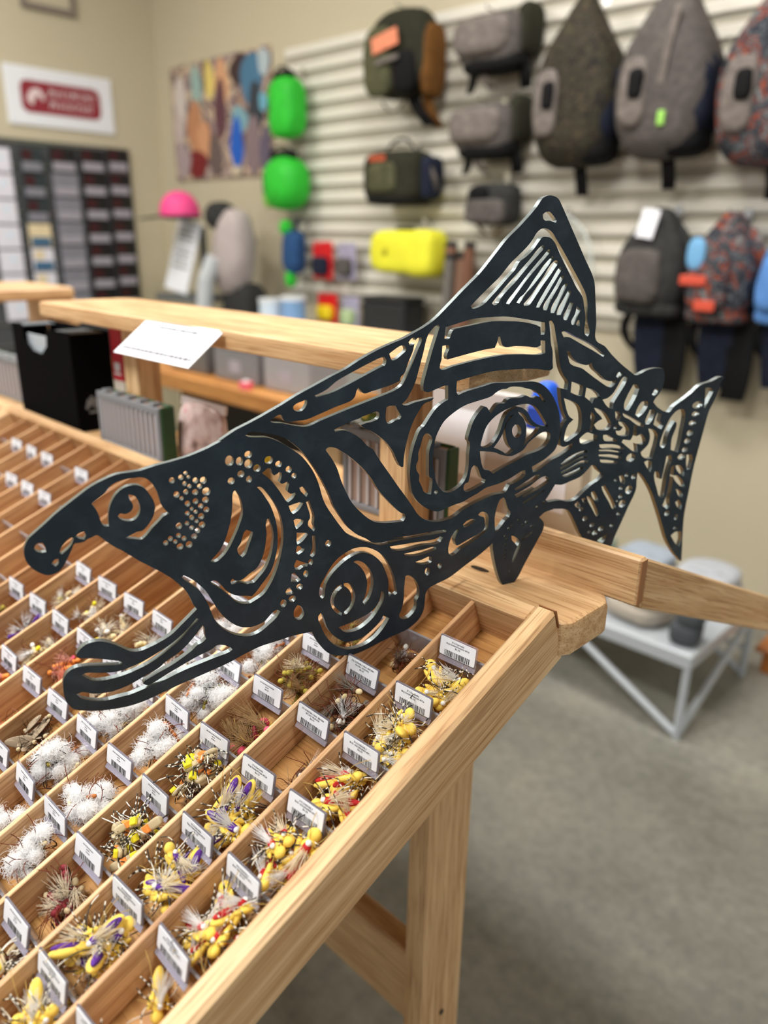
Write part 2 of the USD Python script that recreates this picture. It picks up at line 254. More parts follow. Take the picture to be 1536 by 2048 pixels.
# ------------------------------------------------------------------ the laser-cut salmon (outline and cut-outs in fifths of a millimetre)
PLATE = '-1917,540 -1896,557 -1860,585 -1824,614 -1792,636 -1759,658 -1715,686 -1672,705 -1631,718 -1608,720 -1554,722 -1504,733 -1470,738 -1391,753 -1332,771 -1273,795 -1278,797 -1251,812 -1218,830 -1205,835 -1144,860 -1113,874 -1050,903 -987,935 -922,963 -857,992 -804,1013 -737,1048 -669,1078 -607,1100 -565,1113 -519,1133 -477,1152 -434,1177 -354,1245 -314,1280 -281,1308 -242,1340 -199,1385 -171,1416 -121,1470 -66,1516 7,1587 35,1621 58,1630 87,1629 109,1620 133,1591 188,1516 273,1399 333,1314 350,1244 369,1144 377,1071 433,1040 477,1003 543,956 598,923 636,903 636,904 661,907 699,921 760,928 803,923 818,887 816,841 798,807 776,785 768,770 799,744 864,715 883,714 903,736 963,767 1013,795 1062,828 1133,841 1215,860 1222,855 1204,832 1195,798 1180,750 1154,699 1139,621 1125,538 1108,429 1098,282 1092,167 1104,51 1115,-20 1125,-97 1070,-49 992,47 939,146 895,227 839,322 795,378 743,429 726,437 727,400 730,349 695,270 660,190 632,130 602,59 570,47 515,64 465,106 407,175 356,258 321,304 300,314 232,325 232,323 185,316 154,297 165,287 184,264 184,236 169,206 136,151 96,84 56,13 30,-11 -2,-17 -27,5 -49,50 -72,115 -89,182 -93,214 -114,198 -169,165 -232,133 -311,91 -391,69 -410,61 -425,41 -428,10 -434,-40 -454,-75 -486,-100 -522,-116 -583,-128 -642,-143 -697,-159 -744,-169 -774,-170 -816,-163 -850,-154 -880,-135 -909,-101 -930,-65 -944,-36 -951,-21 -1031,-20 -1095,-27 -1164,-34 -1231,-52 -1282,-70 -1331,-83 -1412,-101 -1495,-120 -1557,-136 -1618,-151 -1678,-156 -1736,-151 -1791,-140 -1832,-126 -1850,-117 -1867,-95 -1877,-65 -1878,-28 -1873,10 -1861,30 -1846,41 -1827,46 -1800,44 -1745,32 -1690,21 -1674,21 -1678,29 -1716,47 -1748,60 -1796,74 -1815,80 -1823,94 -1809,112 -1788,126 -1763,130 -1736,126 -1704,110 -1670,84 -1643,64 -1615,57 -1570,66 -1525,82 -1494,98 -1461,125 -1434,147 -1399,177 -1408,192 -1421,230 -1437,263 -1461,294 -1486,322 -1545,372 -1582,400 -1608,424 -1633,447 -1658,466 -1685,492 -1700,510 -1712,518 -1728,513 -1742,509 -1753,502 -1769,500 -1782,500 -1791,486 -1804,462 -1817,441 -1829,422 -1840,412 -1857,405 -1877,405 -1900,418 -1918,436 -1930,456 -1936,480 -1935,503 -1928,522|-1813,12 -1803,16 -1748,3 -1693,-5 -1649,1 -1604,13 -1558,32 -1512,53 -1477,74 -1435,108 -1402,141 -1395,135 -1403,126 -1430,103 -1462,73 -1501,45 -1576,2 -1621,-13 -1666,-24 -1709,-28 -1752,-27 -1779,-20 -1799,-4|-1839,-58 -1821,-55 -1784,-71 -1728,-80 -1670,-72 -1610,-50 -1548,-25 -1529,-10 -1482,13 -1450,36 -1423,61 -1400,86 -1383,107 -1376,95 -1376,67 -1373,49 -1388,37 -1407,31 -1426,15 -1468,-10 -1500,-26 -1531,-38 -1581,-58 -1610,-72 -1612,-79 -1598,-88 -1583,-86 -1533,-64 -1470,-39 -1406,-15 -1355,0 -1332,12 -1285,-8 -1275,-20 -1286,-27 -1345,-38 -1409,-50 -1448,-58 -1488,-68 -1535,-83 -1614,-100 -1659,-109 -1703,-110 -1743,-111 -1787,-100 -1824,-79|-1904,506 -1893,519 -1878,519 -1872,504 -1871,486 -1887,486 -1901,495|-1832,476 -1823,495 -1805,515 -1789,524 -1783,518 -1792,498 -1809,481 -1825,469|-1777,525 -1765,535 -1749,537 -1745,523 -1752,509 -1767,515|-1860,443 -1848,455 -1837,456 -1839,439 -1849,430|-1716,629 -1694,644 -1671,661 -1659,676 -1637,690 -1601,699 -1572,699 -1561,700 -1540,695 -1522,678 -1508,653 -1500,625 -1495,598 -1481,571 -1469,559 -1491,550 -1509,533 -1530,515 -1552,491 -1570,479 -1591,484 -1607,488 -1622,494 -1601,502 -1581,509 -1564,511 -1540,532 -1524,557 -1516,583 -1517,607 -1529,635 -1543,658 -1564,672 -1577,675 -1607,671 -1635,653 -1654,626 -1664,601 -1669,573 -1670,543 -1678,543 -1688,549 -1694,565 -1697,583 -1703,604|-1598,645 -1580,638 -1568,617 -1564,593 -1570,570 -1585,554 -1607,551 -1630,561 -1639,574 -1631,582 -1613,578 -1596,585 -1587,599 -1589,614 -1597,630|-1241,605 -1233,612 -1218,583 -1210,547 -1210,518 -1222,482 -1243,437 -1267,395 -1290,367 -1322,349 -1338,356 -1324,369 -1298,397 -1277,436 -1263,475 -1251,521 -1246,568|-1208,447 -1199,455 -1175,442 -1177,432 -1192,395 -1206,361 -1219,349 -1231,363 -1237,383 -1223,407|-1153,612 -1142,612 -1111,578 -1087,539 -1069,497 -1059,449 -1058,403 -1065,353 -1082,291 -1096,256 -1118,216 -1145,183 -1179,166 -1199,158 -1222,160 -1247,173 -1268,195 -1286,217 -1301,234 -1321,253 -1339,268 -1342,276 -1332,279 -1320,273 -1303,253 -1288,230 -1261,207 -1236,197 -1201,189 -1191,185 -1174,199 -1154,223 -1133,246 -1116,267 -1102,295 -1091,331 -1083,370 -1081,423 -1086,473 -1095,507 -1106,538 -1121,566 -1136,591|-1119,485 -1110,483 -1100,449 -1096,416 -1099,383 -1110,334 -1132,287 -1159,258 -1182,239 -1195,240 -1205,239 -1233,252 -1253,250 -1265,249 -1269,261 -1261,271 -1249,262 -1227,261 -1197,279 -1167,297 -1150,321 -1139,346 -1128,391 -1123,430 -1125,463|-1445,314 -1436,319 -1416,305 -1388,276 -1359,237 -1343,204 -1326,166 -1303,127 -1273,92 -1242,69 -1203,58 -1170,61 -1143,71 -1126,87 -1105,104 -1091,107 -1080,98 -1095,76 -1127,51 -1165,28 -1198,20 -1238,28 -1276,48 -1306,75 -1330,108 -1344,142 -1354,179 -1367,215 -1386,250 -1412,278 -1434,299|-1132,662 -1121,670 -1108,677 -1098,675 -1093,654 -1087,647 -1074,652 -1067,658 -1058,654 -1058,638 -1066,619 -1059,612 -1046,614 -1038,618 -1030,608 -1034,593 -1037,579 -1024,569 -1008,572 -1005,565 -1015,551 -1035,537 -1043,542 -1051,556 -1072,592 -1097,627 -1121,652|-1034,523 -1009,528 -992,531 -975,525 -996,499 -1017,488 -1026,499|-1016,463 -1007,467 -977,458 -977,450 -998,430 -1006,426 -1012,442|-1005,412 -961,404 -959,396 -986,370 -1003,363 -1006,374|-1006,356 -994,358 -986,346 -974,341 -980,331 -1000,321 -1008,329|-1015,289 -1008,301 -981,286 -960,277 -964,266 -981,266 -998,258 -1012,260 -1018,276|-1029,247 -1019,249 -1002,228 -993,215 -1006,208 -1020,212 -1034,214 -1031,233|-1056,173 -1048,187 -1038,192 -1028,173 -1019,164 -1038,160 -1052,163|-965,528 -952,532 -942,501 -932,463 -935,433 -930,415 -936,405 -944,416 -958,433 -957,450 -950,462 -959,507|-942,389 -930,387 -929,326 -932,309 -944,300 -953,309 -949,322 -944,332|-990,587 -978,592 -965,577 -956,560 -963,548 -975,562 -986,575|-1009,109 -996,103 -983,77 -982,62 -995,44 -1010,46 -1024,64 -1024,86 -1017,101|-1187,806 -1176,815 -1161,816 -1128,810 -1085,800 -1044,783 -1010,757 -978,726 -953,692 -927,653 -897,601 -870,544 -847,484 -850,491 -822,445 -790,398 -754,364 -710,337 -687,319 -650,310 -612,312 -535,311 -604,320 -488,318 -351,317 -335,313 -340,304 -487,306 -604,303 -534,300 -604,301 -642,299 -665,305 -702,320 -746,341 -797,375 -826,412 -854,454 -878,492 -895,528 -914,596 -934,644 -956,679 -985,714 -1007,732 -1033,751 -1067,773 -1110,791 -1147,795 -1177,800|-917,146 -909,177 -891,206 -869,241 -841,271 -805,293 -765,306 -720,304 -676,285 -637,253 -606,206 -585,158 -572,110 -565,70 -575,64 -591,72 -603,61 -607,83 -608,132 -621,176 -641,220 -668,251 -698,271 -728,280 -761,277 -797,263 -833,238 -862,211 -884,179 -892,152 -896,120 -904,115 -915,128|-767,248 -753,251 -727,240 -701,213 -682,176 -677,138 -685,95 -696,71 -716,49 -725,62 -715,86 -708,114 -706,151 -716,187 -735,219 -753,237|-819,160 -817,144 -838,130 -852,104 -851,74 -834,48 -817,33 -821,22 -842,38 -863,69 -869,100 -859,131 -837,156|-811,163 -790,160 -771,135 -759,103 -762,70 -779,39 -801,23 -811,25 -808,38 -786,56 -777,80 -779,114 -794,139 -808,150|-639,95 -628,85 -629,53 -649,15 -672,-15 -706,-42 -744,-60 -782,-63 -809,-55 -833,-28 -820,-26 -782,-20 -744,-10 -706,1 -672,20 -649,53|-922,39 -912,53 -905,47 -896,24 -886,-12 -864,-51 -835,-81 -805,-102 -775,-107 -740,-104 -706,-92 -671,-69 -644,-44 -629,-21 -600,-40 -612,-59 -635,-89 -666,-117 -705,-136 -751,-144 -793,-140 -835,-119 -868,-88 -894,-48 -910,-6|-528,140 -516,142 -493,128 -472,101 -458,64 -459,33 -469,15 -470,-16 -488,-44 -516,-60 -544,-54 -553,-41 -541,-9 -533,32 -532,86|-604,286 -487,284 -386,284 -366,290 -351,284 -365,264 -446,264 -592,269|-536,242 -497,244 -445,245 -401,249 -385,246 -381,233 -473,222 -532,231|-481,196 -452,200 -416,208 -402,203 -402,182 -414,176 -475,188|-1007,892 -994,903 -971,910 -960,914 -953,910 -955,897 -965,882 -978,874 -994,875 -1006,884|-923,927 -910,931 -877,945 -837,973 -770,1004 -703,1032 -655,1049 -643,1050 -635,1037 -640,1020 -654,1015 -736,981 -804,952 -861,931 -903,922 -918,919|-623,1061 -606,1072 -575,1088 -564,1089 -553,1079 -552,1071 -567,1057 -606,1035 -612,1037|-542,1100 -531,1112 -519,1116 -511,1109 -514,1097 -525,1088 -537,1088|-512,1105 -504,1113 -489,1115 -485,1108 -496,1079 -519,1027 -540,985 -550,963 -564,942 -585,927 -666,901 -770,872 -838,852 -904,832 -955,816 -1005,824 -1046,836 -1089,844 -1096,850 -1083,858 -1058,868 -1051,865 -1046,850 -1036,841 -989,840 -957,842 -917,854 -884,865 -844,878 -811,887 -777,898 -763,912 -757,933 -750,943 -740,932 -726,920 -695,926 -660,933 -614,944 -575,957 -572,971 -558,983 -541,1026 -524,1062|-428,1155 -415,1159 -408,1152 -420,1116 -440,1055 -459,986 -472,929 -469,910 -448,905 -411,915 -375,925 -359,925 -356,868 -374,861 -408,839 -437,805 -466,768 -473,765 -498,717 -511,675 -519,625 -520,573 -515,538 -506,501 -485,467 -453,437 -412,413 -380,404 -332,415 -291,424 -262,428 -230,441 -189,456 -148,475 -84,485 -20,503 18,520 40,528 54,528 58,508 43,495 21,485 0,477 -22,472 -33,455 -46,441 -80,439 -102,438 -165,424 -215,409 -268,387 -296,369 -329,361 -370,358 -406,362 -443,377 -475,403 -504,444 -540,495 -572,537 -610,591 -663,665 -670,676 -685,700 -713,720 -735,745 -770,771 -804,787 -845,786 -848,794 -808,809 -770,822 -749,826 -735,832 -701,841 -669,847 -661,841 -663,823 -686,811 -714,807 -739,801 -728,791 -700,777 -664,754 -627,721 -597,681 -574,634 -560,616 -551,616 -550,649 -542,702 -529,751 -512,795 -491,830 -465,861 -447,867 -432,871 -422,881 -455,876 -503,870 -554,861 -564,868 -548,880 -527,911 -509,945 -496,988 -477,1057 -458,1124 -440,1145|-631,861 -616,865 -591,863 -583,847 -565,820 -570,811 -593,805 -611,796 -624,797 -632,810|-883,720 -876,728 -845,725 -818,708 -787,686 -752,655 -723,625 -690,584 -661,536 -623,490 -584,449 -553,422 -541,418 -535,402 -545,387 -560,386 -659,398 -688,411 -740,457 -776,500 -797,540 -818,587 -839,649 -862,690|-465,728 -457,739 -446,741 -430,731 -422,713 -427,693 -434,670 -434,618 -432,576 -429,558 -417,550 -416,510 -418,483 -427,484 -452,499 -464,524 -477,550 -477,573 -490,594 -493,615 -484,638 -485,665 -476,691|-411,691 -410,708 -396,744 -370,783 -329,813 -275,839 -204,854 -148,867 -124,882 -100,891 -75,892 -59,898 -8,895 23,887 67,875 91,860 101,857 119,839 136,820 126,816 114,829 97,846 71,842 53,845 26,856 5,850 -67,846 -79,833 -112,832 -146,795 -156,808 -169,823 -182,827 -208,802 -231,769 -244,733 -251,692 -243,684 -243,631 -242,578 -249,539 -268,509 -295,490 -327,480 -356,485 -376,501 -394,529 -407,573 -415,616 -414,668 -411,702|-261,493 -255,507 -239,512 -232,541 -226,572 -214,584 -201,576 -187,553 -172,522 -152,512 -157,498 -178,489 -211,477 -248,471 -258,478|-187,663 -184,685 -163,743 -132,775 -88,799 -43,813 16,821 56,816 88,799 118,767 144,732 161,710 128,717 96,729 67,750 46,780 23,800 -9,811 -42,802 -66,787 -81,756 -94,715 -113,681 -132,661 -157,653 -182,658|-121,648 -99,673 -80,703 -67,748 -48,775 -27,782 -39,770 -63,744 -67,720 -62,691 -51,661 -32,637 -15,626 -38,611 -51,611 -74,626 -101,640|-8,790 16,782 39,760 55,737 79,720 111,714 107,702 83,679 58,660 40,643 30,633 40,662 44,695 38,731 22,761 -2,781|-19,737 -2,734 14,716 16,694 4,678 -14,680 -30,702 -31,723|-190,640 -155,635 -112,626 -82,613 -51,604 -24,601 1,607 35,622 59,649 97,674 127,688 154,689 174,678 176,659 160,631 126,612 82,602 55,597 17,583 -47,561 -116,534 -136,550 -162,557 -177,584 -185,614|-319,939 -219,958 -147,968 -78,969 19,968 71,964 36,970 80,963 125,955 147,955 157,963 152,991 147,1033 134,1068 124,1119 115,1156 124,1158 141,1142 154,1104 170,1059 185,1003 197,964 216,932 240,905 246,898 246,865 219,872 206,875 222,809 241,764 261,733 245,716 235,680 235,642 242,617 260,611 303,624 307,608 286,592 245,573 200,559 161,537 118,516 97,514 89,540 153,565 179,580 209,604 224,640 228,684 221,736 207,782 184,823 158,857 123,888 81,908 7,914 -77,916 -140,919 -200,908 -279,893 -309,883 -317,892|232,829 254,774 271,747 297,730 271,710 257,674 255,640 266,633 307,649 342,672 347,710 339,756 318,791 271,817|266,899 324,879 333,873 332,833 321,832 266,852|352,867 393,854 430,830 443,814 404,815 395,793 376,808 349,826|453,806 482,811 509,828 533,860 557,896 576,904 590,897 581,872 557,836 536,807 521,782 522,759 498,765 471,786|185,1110 199,1113 269,1087 337,1061 387,1036 435,1005 430,995 369,1025 310,1051 262,1073 229,1087 211,1088 200,1086|224,1029 236,1029 252,1007 282,984 321,968 345,965 367,973 380,950 417,923 465,891 495,885 519,887 522,874 499,858 474,863 432,885 375,917 314,953 266,967 247,978 232,1008|522,916 538,926 556,920 546,904 530,896 519,904|628,862 648,860 668,839 658,810 638,772 617,743 595,749 586,773 600,814|694,777 730,778 736,761 713,723 685,706 663,720 672,751|752,736 785,734 785,710 760,668 739,666 732,683|804,717 833,710 828,674 855,652 842,634 817,646 788,662 793,693|752,806 765,831 785,835 793,823 782,806 765,800|409,773 435,767 477,745 512,707 526,686 513,667 479,663 438,674 419,696 443,711 466,718 449,735 422,756|394,756 408,747 422,726 418,711 418,681 411,662 399,671 401,705 394,732|563,697 590,693 624,669 640,644 638,624 611,623 563,639 554,656 581,654 596,668 571,682|537,747 557,742 578,724 569,701 551,706|583,736 621,721 677,693 729,667 725,655 681,671 635,699 590,722|663,674 687,668 686,640 690,616 715,626 746,602 756,577 729,571 696,579 705,558 710,536 681,544 635,573 599,597 608,609 651,600 664,618 663,650|758,646 792,638 825,610 827,569 818,529 814,496 780,496 738,518 729,535 754,553 772,571 776,607|760,483 787,489 812,477 815,443 810,426 782,454|343,639 354,649 386,664 411,656 443,647 447,620 417,619 369,611 350,619|481,643 517,639 534,627 568,612 564,602 496,613 484,625|463,600 514,597 582,584 619,567 617,559 568,570 471,585|465,575 533,568 608,549 610,542 545,555 468,565|467,553 542,545 613,525 612,513 539,529 471,541|478,528 530,520 590,505 586,494 523,503 485,514|249,534 281,555 335,575 392,583 400,571 356,564 301,543 260,525|249,517 302,535 358,552 398,557 398,547 349,541 294,521 253,506|254,496 305,512 369,535 409,532 407,519 367,520 306,500 256,486|265,479 317,491 378,508 385,496 329,477 277,470|182,376 204,404 228,441 267,435 313,445 374,461 406,484 432,508 453,501 471,481 511,452 493,433 445,411 404,384 373,360 345,348 306,350 266,361 227,363 194,364|354,327 370,342 389,322 388,305 372,308|393,350 414,352 428,329 413,322|422,359 444,352 493,287 522,236 505,242 462,295 427,345|447,375 465,378 496,336 500,318 477,329 452,357|507,395 528,398 554,365 607,291 622,263 600,266 567,308 517,373|610,431 631,433 656,401 650,386 626,399|519,123 546,135 577,144 571,118 556,103 534,111|7,232 22,227 52,202 56,193 44,174 30,192 11,212|61,200 92,220 119,233 118,222 89,207 67,194|50,179 68,188 57,160 34,103 21,101 24,122|-89,349 -82,383 -69,411 -52,419 -42,408 -31,379 -20,358 -8,345 -13,326 -34,309 -51,289 -75,265 -83,267 -88,299 -91,331|-179,359 -166,369 -148,367 -129,352 -122,312 -128,283 -154,263 -204,236 -258,215 -291,193 -303,192 -317,203 -322,223 -319,249 -308,281 -289,305 -269,313 -283,289 -291,260 -283,236 -274,235 -239,247 -164,275 -143,289 -141,319 -148,342 -167,349|-253,325 -236,339 -211,344 -191,338 -188,332 -210,322 -243,312 -250,315|4,451 50,470 119,500 139,499 131,485 60,456 12,441|8,423 79,449 167,488 192,476 184,465 99,433 20,408|50,413 99,430 143,452 187,470 198,460 144,435 56,403|53,381 102,400 169,425 175,420 125,399 59,373|39,1561 49,1569 69,1573 87,1562 110,1542 107,1533 90,1536 77,1540 52,1540 42,1548|-273,1224 -247,1248 -203,1285 -148,1330 -94,1386 -60,1413 -27,1441 -1,1469 16,1494 35,1508 51,1512 76,1507 99,1492 118,1471 152,1434 207,1370 264,1302 297,1258 313,1211 314,1197 321,1146 337,1097 329,1086 312,1098 308,1115 307,1163 293,1211 280,1248 244,1285 192,1351 141,1415 111,1458 88,1476 67,1480 46,1478 32,1463 6,1432 -24,1407 -54,1388 -75,1357 -108,1326 -152,1283 -185,1253 -211,1231 -237,1219 -264,1215|42,1445 54,1449 64,1442 -12,1370 -63,1317 -130,1255 -144,1233 -163,1225 -175,1233 -154,1257 -88,1321 -14,1389|77,1430 84,1435 92,1425 79,1411 -7,1326 -59,1266 -92,1227 -107,1230 -105,1236 -61,1286 -2,1351 58,1411|95,1402 104,1409 110,1402 87,1373 42,1322 -21,1253 -43,1229 -57,1233 -41,1254 -26,1263 25,1326 66,1377|114,1390 127,1393 137,1383 107,1344 59,1287 18,1233 7,1222 -18,1219 -21,1228 8,1256 59,1320|138,1361 149,1368 159,1361 127,1315 91,1261 58,1211 43,1212 45,1220 73,1268 110,1319|157,1332 173,1332 147,1289 118,1244 98,1199 81,1201 78,1213 108,1261 137,1303|179,1302 196,1303 173,1259 138,1188 120,1188 118,1202 147,1254|200,1277 218,1272 194,1223 173,1180 152,1179 150,1188 179,1244|215,1230 234,1226 224,1193 207,1157 193,1159 187,1169 205,1207|253,1212 278,1198 267,1178 249,1137 236,1138 231,1149 248,1182|267,1155 275,1156 282,1131 268,1132 259,1139|-382,1149 -329,1161 -261,1176 -195,1180 -107,1181 -26,1171 30,1162 77,1154 93,1152 98,1110 95,1102 78,1103 73,1134 53,1142 -12,1156 -94,1162 -174,1163 -252,1153 -309,1145 -347,1136 -356,1122 -360,1109 -368,1104 -385,1105 -384,1128|-393,1079 -378,1081 -364,1080 -361,1067 -368,1051 -371,1035 -367,1026 -333,1032 -264,1045 -186,1057 -148,1060 -140,1076 -133,1104 -125,1104 -119,1085 -106,1065 -44,1063 19,1058 62,1053 82,1060 80,1080 103,1078 109,1027 82,1022 1,1027 -103,1029 -223,1017 -339,998 -392,988 -401,995 -400,1008 -394,1030 -394,1059|850,555 854,595 872,646 896,688 934,718 973,719 989,700 990,615 986,549 978,507 927,525 923,580 941,652 928,666 907,635 892,595 885,547 870,539|932,501 945,474 938,449 927,391 926,340 925,283 901,287 869,338 839,407 841,428 865,421 883,384 894,383 901,437 905,495|946,436 967,447 974,381 973,299 969,265 981,232 960,217 925,241 934,261 944,299 947,384|1102,813 1128,813 1151,805 1163,790 1141,753 1125,717 1114,716 1112,747|1042,488 1080,485 1091,457 1084,410 1060,408 1048,445|977,440 1001,440 1046,398 1047,375 1017,392 984,423|970,390 995,388 1058,336 1066,312 1036,325 980,371|1002,317 1029,306 1057,283 1062,260 1035,272|1013,245 1033,257 1064,220 1063,197 1035,215|1017,66 1044,80 1088,78 1100,29 1093,-8 1064,11'
ROUND = '-1249,721,16,19 -1213,715,13,16 -1180,736,14,13 -1181,702,15,17 -1210,668,13,13 -1181,645,11,13 -1246,647,13,13 -1150,682,14,14 -1105,707,16,15 -1068,688,13,12 -1030,663,12,13 -1010,637,10,11 -876,346,13,14 -950,281,10,13 -971,236,11,15 -998,186,14,13 -1029,141,15,14 -1066,129,13,17 -361,155,11,13 -422,140,12,19 -395,489,10,9 670,515,29,21 552,670,13,10 428,247,16,14 476,208,15,12 500,164,19,13 534,180,17,14 465,175,12,9 684,355,23,22 652,289,22,20 658,431,13,11 705,417,16,13 632,371,14,11 635,329,14,12 593,415,12,9 619,308,11,9 602,186,13,10 638,240,15,10 398,299,14,12 -11,269,8,7 4,279,7,6 39,299,7,6 84,284,8,8 64,273,7,6 116,259,8,7 -28,235,7,7 -18,219,7,6 -22,194,6,7 -23,170,6,6 -18,148,6,6 -22,130,6,7 12,59,8,6 137,347,9,8 173,365,9,7 1066,733,36,18 1063,690,28,14 1050,646,26,14 1043,597,23,16 1034,558,23,15 1026,515,21,14 1010,481,28,16 967,193,18,15 1037,162,13,16 1043,102,16,10 -1452,675,10,11 -1421,682,9,10 -1404,695,8,8 -1395,680,7,7 -1410,658,8,9 -1372,665,10,11 -1345,662,12,13 -1394,647,8,8 -1359,642,9,10 -1440,623,11,12 -1424,607,8,8 -1408,628,9,10 -1376,623,11,11 -1337,620,15,15 -1377,590,10,11 -1342,590,12,12 -1405,585,10,11 -1360,570,10,10 -1392,564,7,8 -1341,554,11,11 -1408,550,9,9 -1379,551,8,8 -1361,532,11,12 -1394,532,9,10 -1378,516,8,8 -1412,513,8,9 -1440,508,11,12 -1397,495,9,9 -1360,500,12,12 -1377,481,10,11 -1390,461,11,11 -1473,466,9,10 -1444,473,9,10 -1426,459,9,10 -1490,453,9,10 -1457,452,8,9 -1442,431,12,12 -1410,433,12,13'
def smooth_ring(P, k=5, corner=58):
    P = np.array(P, float); keep = [0]
    for i in range(1, len(P)):
        if np.hypot(*(P[i]-P[keep[-1]])) > 1.2: keep.append(i)
    P = P[keep]; n = len(P); a = P-np.roll(P, 1, 0); b = np.roll(P, -1, 0)-P
    c = np.degrees(np.abs(np.arctan2(a[:, 0]*b[:, 1]-a[:, 1]*b[:, 0], (a*b).sum(1)))) > corner
    la, lb = np.linalg.norm(a, axis=1, keepdims=True), np.linalg.norm(b, axis=1, keepdims=True)
    t = a/la + b/lb; t /= np.maximum(np.linalg.norm(t, axis=1, keepdims=True), 1e-9)
    out = []
    for i in range(n):
        j = (i+1) % n; d = lb[i, 0]; t0 = b[i] if c[i] else t[i]*d; t1 = b[i] if c[j] else t[j]*d
        for s in np.arange(k)/k: out.append((2*s**3-3*s*s+1)*P[i] + (s**3-2*s*s+s)*t0 + (3*s*s-2*s**3)*P[j] + (s**3-s*s)*t1)
    return np.array(out)
rings = [smooth_ring([tuple(map(int, q.split(','))) for q in r.split()]) for r in PLATE.split('|')]
polys = [Polygon(r).buffer(0) for r in rings]
for e in ROUND.split():
    x, y, rx_, ry_ = map(float, e.split(','))
    t_ = np.linspace(0, 2*np.pi, 15)[:-1]; polys.append(Polygon(np.c_[x+rx_*np.cos(t_), y+ry_*np.sin(t_)]))
fish2d = polys[0].difference(unary_union(polys[1:]))
if fish2d.geom_type != 'Polygon': fish2d = max(fish2d.geoms, key=lambda g: g.area)
fish2d = fish2d.simplify(0.35)
S5 = 0.0002; THK = 0.0048
fv, ff = trimesh.creation.triangulate_polygon(fish2d, engine='earcut')
fv = fv*S5
n3 = lambda d: np.c_[fv[:, 0], np.full(len(fv), d), fv[:, 1]]        # plate stands in local xz; +y is its back
def orient(f, v, want):
    nn = np.cross(v[f[:, 1]]-v[f[:, 0]], v[f[:, 2]]-v[f[:, 0]]); s = nn[:, 1].sum()
    return f if s*want > 0 else f[:, ::-1]
front = trimesh.Trimesh(n3(0.0), orient(ff, n3(0), -1), process=False); back = trimesh.Trimesh(n3(THK), orient(ff, n3(0), 1), process=False)
wv, wf = [], []
for ring in [fish2d.exterior] + list(fish2d.interiors):
    r = np.array(ring.coords)[:-1]*S5; n = len(r); o = sum(len(x) for x in wv)
    wv.append(np.vstack([np.c_[r[:, 0], np.zeros(n), r[:, 1]], np.c_[r[:, 0], np.full(n, THK), r[:, 1]]]))
    i = np.arange(n); k = (i+1) % n
    wf.append(np.vstack([np.c_[o+i, o+n+i, o+n+k], np.c_[o+i, o+n+k, o+k]]))
walls = trimesh.Trimesh(np.vstack(wv), np.vstack(wf), process=False)
# local x -> along the fish, local y -> behind the plate
FU = np.array([0.31029448, 0.95064049, 0.0]); FB = np.array([-0.95064049, 0.31029448, 0.0])
salmon = UsdGeom.Xform.Define(stage, '/World/salmon_sculpture')
salmon.AddTransformOp().Set(Gf.Matrix4d(*FU, 0, *FB, 0, 0, 0, 1, 0, -0.00335192, 0.09669039, 0.0143 + H, 1))
salmon = tag(salmon.GetPrim(), 'large dark laser-cut steel salmon standing across the bin tray', 'sculpture')
obj('plate', cat_(front, back), STEEL, salmon)
tag(obj('cut_edge', walls, EDGE, salmon), 'bright cut edge of the steel plate')

# ------------------------------------------------------------------ price tags
ORD = ['', 'first', 'second', 'third', 'fourth', 'fifth', 'sixth', 'seventh', 'eighth', 'ninth', 'tenth', 'eleventh', 'twelfth', 'thirteenth', 'fourteenth', 'fifteenth', 'sixteenth', 'seventeenth', 'eighteenth']
def tray_pt(x, v, n): return np.array([x, -v*CT - n*ST, -v*ST + n*CT + H])
def bin_words(i, j):
    return '%s column from right, %s row from back' % (ORD[i+1], ORD[j+1] if j else 'first')
TAGW, TAGH = 0.0375, 0.0178
def round_rect(w, h, r): return sbox(-w/2+r, -h/2+r, w/2-r, h/2-r).buffer(r, quad_segs=3)
card_mesh = prism(round_rect(TAGW-0.0022, TAGH-0.0022, 0.0014), 0.0, 0.0005)
sleeve_mesh = cat_(prism(round_rect(TAGW, TAGH, 0.0015), -0.0012, -0.0002), place(box(-TAGW/2+0.001, TAGW/2, -0.0042, 0.0, -0.0003, 0.0003), (0, -TAGH/2, -0.0008), rx=-30))
_tx = {}
def line_mesh(s, h, maxw):
    if (s, h) not in _tx:
        m = meshkit.text_mesh(s, h, 0.00012); b = m.bounds; m.apply_translation([-(b[0][0]+b[1][0])/2, 0, 0])
        w = b[1][0]-b[0][0]
        if w > maxw: m.vertices[:, 0] *= maxw/w
        _tx[(s, h)] = m
    return _tx[(s, h)]
def barcode(seed, w, x0, y0, y1):
    r = random.Random(seed); x, ms = x0, []
    while x < x0 + w:
        b = r.choice((0.00022, 0.00035, 0.0006)); ms.append(box(x, x+b, y0, y1, 0.0005, 0.00062)); x += b + r.choice((0.00028, 0.00045, 0.0007))
    return cat_(*ms)
TEXT = {0: ("D's Chernobly", 'Bug Golden/Peacock #/Ca', '$4.20'), 3: ("D'S CHENOBLY", 'BUG-GOLDEN/RED #/C...', '$4.20'), 10: ("D'S CHENOBLY BUG-BR/GRN", 'W/CALF HAIR #06', '$4.20'), 13: ("D's Chernobly", 'Bug Golden/Purple #/Cal', '$4.20')}
def tag_lines(i, j):
    if i == 0: return TEXT[0] if j <= 2 else TEXT[3]
    if i == 1: return TEXT[10] if j <= 3 else TEXT[13]
    return None
TAGS = [(0, 1), (12, 1), (14, 1), (15, 1), (16, 1), (12, 2), (13, 2), (14, 2)] + [(i, 2) for i in range(6)] + [(i, 3) for i in range(9)] + [(i, 4) for i in range(10)] + [(i, 5) for i in range(9)] + [(i, 6) for i in range(6)] + [(i, 7) for i in range(5)] + [(i, 8) for i in range(2)] + [(0, 7), ]
